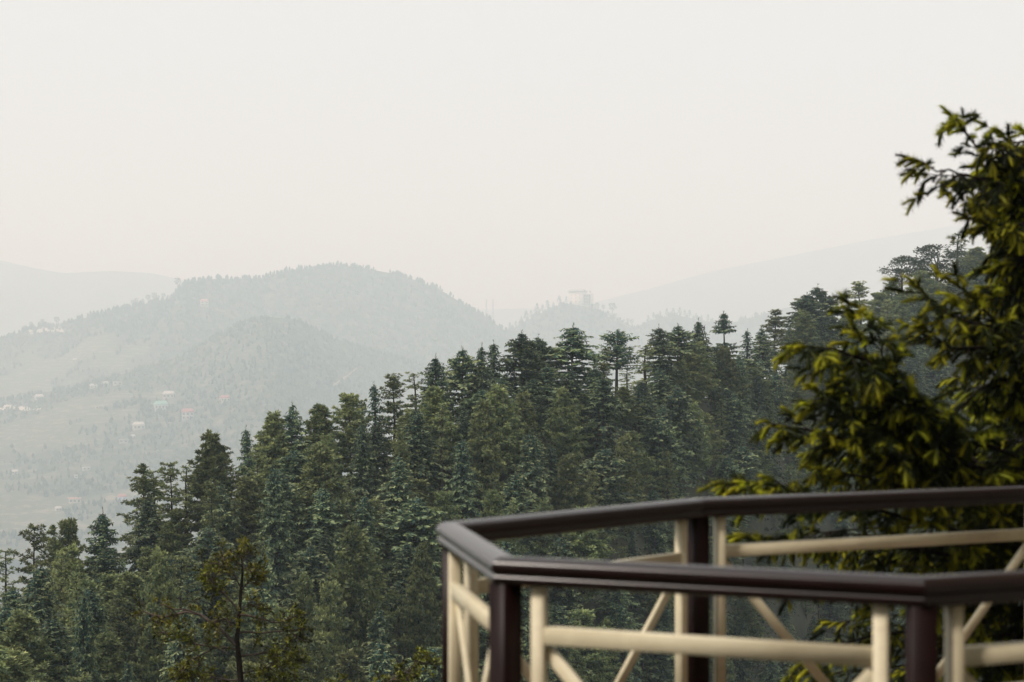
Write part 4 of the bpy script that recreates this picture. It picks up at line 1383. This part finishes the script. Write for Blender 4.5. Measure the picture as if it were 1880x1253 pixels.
for q in range(110):                              # boughs behind, filling the dark mass
    y = fr_rng.uniform(275, 1330) if q % 4 else fr_rng.uniform(260, 560)
    bx = interp(y, [(270, 1800), (340, 1775), (400, 1790), (430, 1840), (500, 1810), (600, 1740), (700, 1720), (760, 1710), (800, 1600), (860, 1500), (900, 1450), (1000, 1400), (1330, 1410)])
    x = fr_rng.uniform(bx + 10, max(bx + 60, 1860))
    d1 = fr_rng.uniform(11.6, 13.6)
    yt = y + fr_rng.uniform(-60, 60)
    BR.append([(2055, yt + 20 - fr_rng.uniform(0, 60), 13.15), ((2055 * .6 + x * .4), (yt + y) / 2 - 12, 13.15 * .5 + d1 * .5), ((2055 * .25 + x * .75), y - 14, 13.15 * .2 + d1 * .8), (x, y, d1)])
for q in range(12):                              # short boughs thickening the lower left of the crown
    x, y = fr_rng.uniform(1480, 1680), fr_rng.uniform(650, 830)
    d1 = fr_rng.uniform(11.0, 11.8)
    BR.append([(1790, 840 + fr_rng.uniform(-30, 40), 12.0), ((1790 + x) / 2, (840 + y) / 2 + 10, (12.0 + d1) / 2), (x, y, d1)])
back = []
for q in range(12):                              # boughs on the far side, out of the picture
    a = fr_rng.uniform(-1.2, 1.9)
    z = fr_rng.uniform(1.5, 11)
    l = 2.6 * (1 - z / 13)
    back.append([(0, 0, z), (math.cos(a) * l * .5, math.sin(a) * l * .5, z - .05), (math.cos(a) * l, math.sin(a) * l, z - .2)])
singles = []
allB = []
for bi, way in enumerate(BR + back):
    if bi < len(BR):
        pts = np.array([P(w[0] + (26 if bi < 21 else 0), w[1], w[2]) for w in way]) - off
    else:
        pts = np.array(way)
    B = Boughs()
    main = bi < 21
    grow(pts, fr_rng, B, .54 if main else .5, .050 if main else .070, .15 if main else .3, .22 if main else .45, .56 if main else .28, .024 if len(way) > 4 else .012)
    br = obj('branch', B.wood.build('branch', M['darktwig'], True), spruce)
    allB.append((B, br, main))
# the 300 shoots that show largest become parts of their bough
cands = []
for bi, (B, br, main) in enumerate(allB):
    if bi >= len(BR):
        continue
    for i in range(len(B.P)):
        w = B.P[i] + off
        px, py = CX + w[0] / w[1] * FPX, YH - w[2] / w[1] * FPX
        if 0 < px < 1875 and 0 < py < 1245 and main and B.T[i] > .3:
            cands.append((B.L[i] / w[1] * (1 + .5 * B.T[i]) - .004 * (px - 1300) / 600, bi, i))
cands.sort(reverse=True)
keep = {}
for _, bi, i in cands[:300]:
    keep.setdefault(bi, []).append(i)
SH_ME = {}
for bi, (B, br, main) in enumerate(allB):
    ks = keep.get(bi, [])
    D_ = np.array(B.D)
    fr = frames(D_, fr_rng)
    for i in ks:
        k = i % len(SHOOT)
        tq = round(min(1.0, B.T[i]) * 5) / 5
        if (k, tq) not in SH_ME:
            V, F, T = SHOOT[k]
            SH_ME[(k, tq)] = mesh('shoot', V, F, M['fir'], T * tq)
        o = obj('shoot', SH_ME[(k, tq)], br)
        from mathutils import Matrix
        m3 = Matrix([list(map(float, c)) for c in fr[i]]).transposed()
        m4 = m3.to_4x4()
        m4.translation = Vector(B.P[i])
        o.matrix_local = m4 @ Matrix.Scale(float(B.L[i]), 4)
    emit(B, br, fr_rng, ks, SHOOT if main else SHOOT_LO)
print('SHOOTS', sum(len(b_[0].P) for b_ in allB))

# ------------------------------------------------------------------ small bare-limbed tree down the slope
def small_tree(label, trunk, limbs, d, seed, leaves=1.0):
    r = np.random.default_rng(seed)
    lk = d / 22.0
    t = bpy.data.objects.new('small_tree', None)
    COL.objects.link(t)
    bx = (trunk[0][0] - CX) / FPX * d
    t.location = (bx, d, float(ground_z(np.array([bx]), np.array([d]))[0]))
    o0 = np.array(t.location)
    tag(t, label, 'tree')
    tp = [np.array([0, 0, -.3])] + [P(x, y, d) - o0 for x, y in trunk[0:]]
    mb = MB()
    rr = np.interp(np.arange(len(tp)), [0, 1, len(tp) - 1], [.10, .075, .014])
    mb.tube(tp, rr, 7)
    obj('trunk', mb.build('trunk', M['darktwig'], True), t)
    for li, (way, n_, thick) in enumerate(limbs):
        pts = []
        dz = r.uniform(-.5, .5)
        for q, w in enumerate(way):
            pts.append(P(w[0], w[1], d + dz * q / max(1, len(way) - 1)) - o0)
        pts = np.array(pts)
        wood, lf = MB(), MB()
        seg = np.concatenate([[0], np.cumsum(np.linalg.norm(np.diff(pts, axis=0), axis=1))])
        f = lambda s: np.array([np.interp(s * seg[-1], seg, pts[:, q]) for q in range(3)])
        ss = np.linspace(0, 1, 10)
        wood.tube(np.array([f(s) for s in ss]) + r.normal(0, .008, (10, 3)), lk * 1.15 * thick * (1 - .7 * ss) + .004, 5)
        for k in range(int(n_ * leaves)):
            s = 1 - abs(r.normal(0, .38))
            if s < .12:
                s = r.uniform(.3, 1)
            p = f(s)
            td = unit(unit(f(min(1, s + .05)) - f(max(0, s - .05))) * .6 + r.normal(0, .6, 3) + np.array([0, 0, .15 - .35 * r.random()]))
            tl = lk * r.uniform(.08, .26)
            mid = p + td * tl * .5 + r.normal(0, .02, 3)
            tip = p + td * tl + np.array([0, 0, -.02])
            wood.tube([p, mid, tip], [.011, .008, .004], 4, cap=False)
            for kk in range(2):
                q0 = p + td * tl * r.uniform(.45, 1.0)
                d2 = unit(td * .5 + r.normal(0, .7, 3))
                q1 = q0 + d2 * lk * r.uniform(.04, .12)
                wood.tube([q0, q1], [.006, .003], 4, cap=False)
                m_ = int(r.integers(7, 14))
                D = unit(d2 * .5 + r.normal(0, .65, (m_, 3)) + np.array([0, 0, .1]))
                tt = r.uniform(0, .85) ** 2  # few tufts made pale as painted highlights among near-black leaves
                Pt = q0 + (q1 - q0) * r.uniform(.2, 1.1, (m_, 1))
                lf.kites(Pt, D, lk * r.uniform(.045, .085, m_), lk * r.uniform(.018, .030, m_), perp(D, r), tt * r.uniform(.3, 1, m_), np.clip(tt + r.uniform(.0, .5, m_), 0, 1))
        lo = obj('limb', wood.build('limb', M['twig'], True), t)
        lv = obj('foliage', lf.build('foliage', M['leaf']), lo)
        lv['kind'] = 'stuff'
    return t
small_tree('small tree with crooked bare limbs and olive leaf tufts, in front of the dark forest',
    [(446, 1290), (440, 1215), (436, 1175), (441, 1110), (446, 1050), (444, 1022)],
    [([(434, 1185), (402, 1152), (372, 1130), (345, 1123), (320, 1128), (300, 1134), (262, 1122)], 26, .022),
     ([(372, 1130), (345, 1121), (318, 1117), (295, 1109)], 2, .010),
     ([(436, 1192), (400, 1187), (360, 1183), (325, 1165), (300, 1160)], 34, .014),
     ([(400, 1187), (372, 1200), (350, 1215), (340, 1240)], 30, .010),
     ([(440, 1128), (475, 1133), (508, 1144), (550, 1130)], 16, .012),
     ([(440, 1160), (480, 1162), (505, 1158), (530, 1157), (552, 1172)], 26, .012),
     ([(440, 1125), (420, 1098), (392, 1070), (374, 1040)], 40, .012),
     ([(444, 1078), (425, 1048), (412, 1026)], 22, .008),
     ([(445, 1052), (446, 1030), (449, 1014)], 20, .006),
     ([(444, 1085), (460, 1062), (470, 1050)], 22, .007),
     ([(438, 1150), (415, 1135), (395, 1140)], 26, .008),
     ([(442, 1120), (460, 1108), (476, 1118)], 14, .006),
     ([(440, 1205), (480, 1200), (515, 1190), (545, 1205)], 34, .012),
     ([(444, 1235), (490, 1225), (530, 1215)], 34, .010),
     ([(445, 1250), (400, 1245), (350, 1240)], 34, .012),
     ([(445, 1262), (490, 1255), (545, 1262)], 40, .012),
     ([(446, 1285), (420, 1268), (390, 1265)], 30, .010)], 36.0, 9, .8)
small_tree('leafy tip of a small tree poking up at the bottom beside the railing',
    [(700, 1420), (704, 1340), (712, 1290)],
    [([(708, 1310), (700, 1262), (728, 1243), (762, 1224), (778, 1206)], 40, .010),
     ([(710, 1300), (660, 1270), (590, 1262)], 14, .008),
     ([(712, 1290), (730, 1262), (752, 1250)], 24, .006)], 36.5, 19)

# ------------------------------------------------------------------ haze
hm = bpy.data.materials.new('haze_air')
hm.use_nodes = True
hn = hm.node_tree
hn.nodes.clear()
ho = hn.nodes.new('ShaderNodeOutputMaterial')
pv = hn.nodes.new('ShaderNodeVolumePrincipled')
pv.inputs['Color'].default_value = (0.76, 0.93, 1.0, 1)
pv.inputs['Absorption Color'].default_value = (1, 1, 1, 1)
pv.inputs['Density'].default_value = 1.6e-4
pv.inputs['Anisotropy'].default_value = 0.0
hn.links.new(pv.outputs[0], ho.inputs['Volume'])
mb = MB()
zlo, zhi = FLOOR - 1.0, 1850.0
mb.box((0, 0, (zlo + zhi) / 2), (48000, 48000, zhi - zlo))
hz = obj('haze', mb.build('haze', hm))
tag(hz, 'pale even haze filling the valley', kind='stuff')
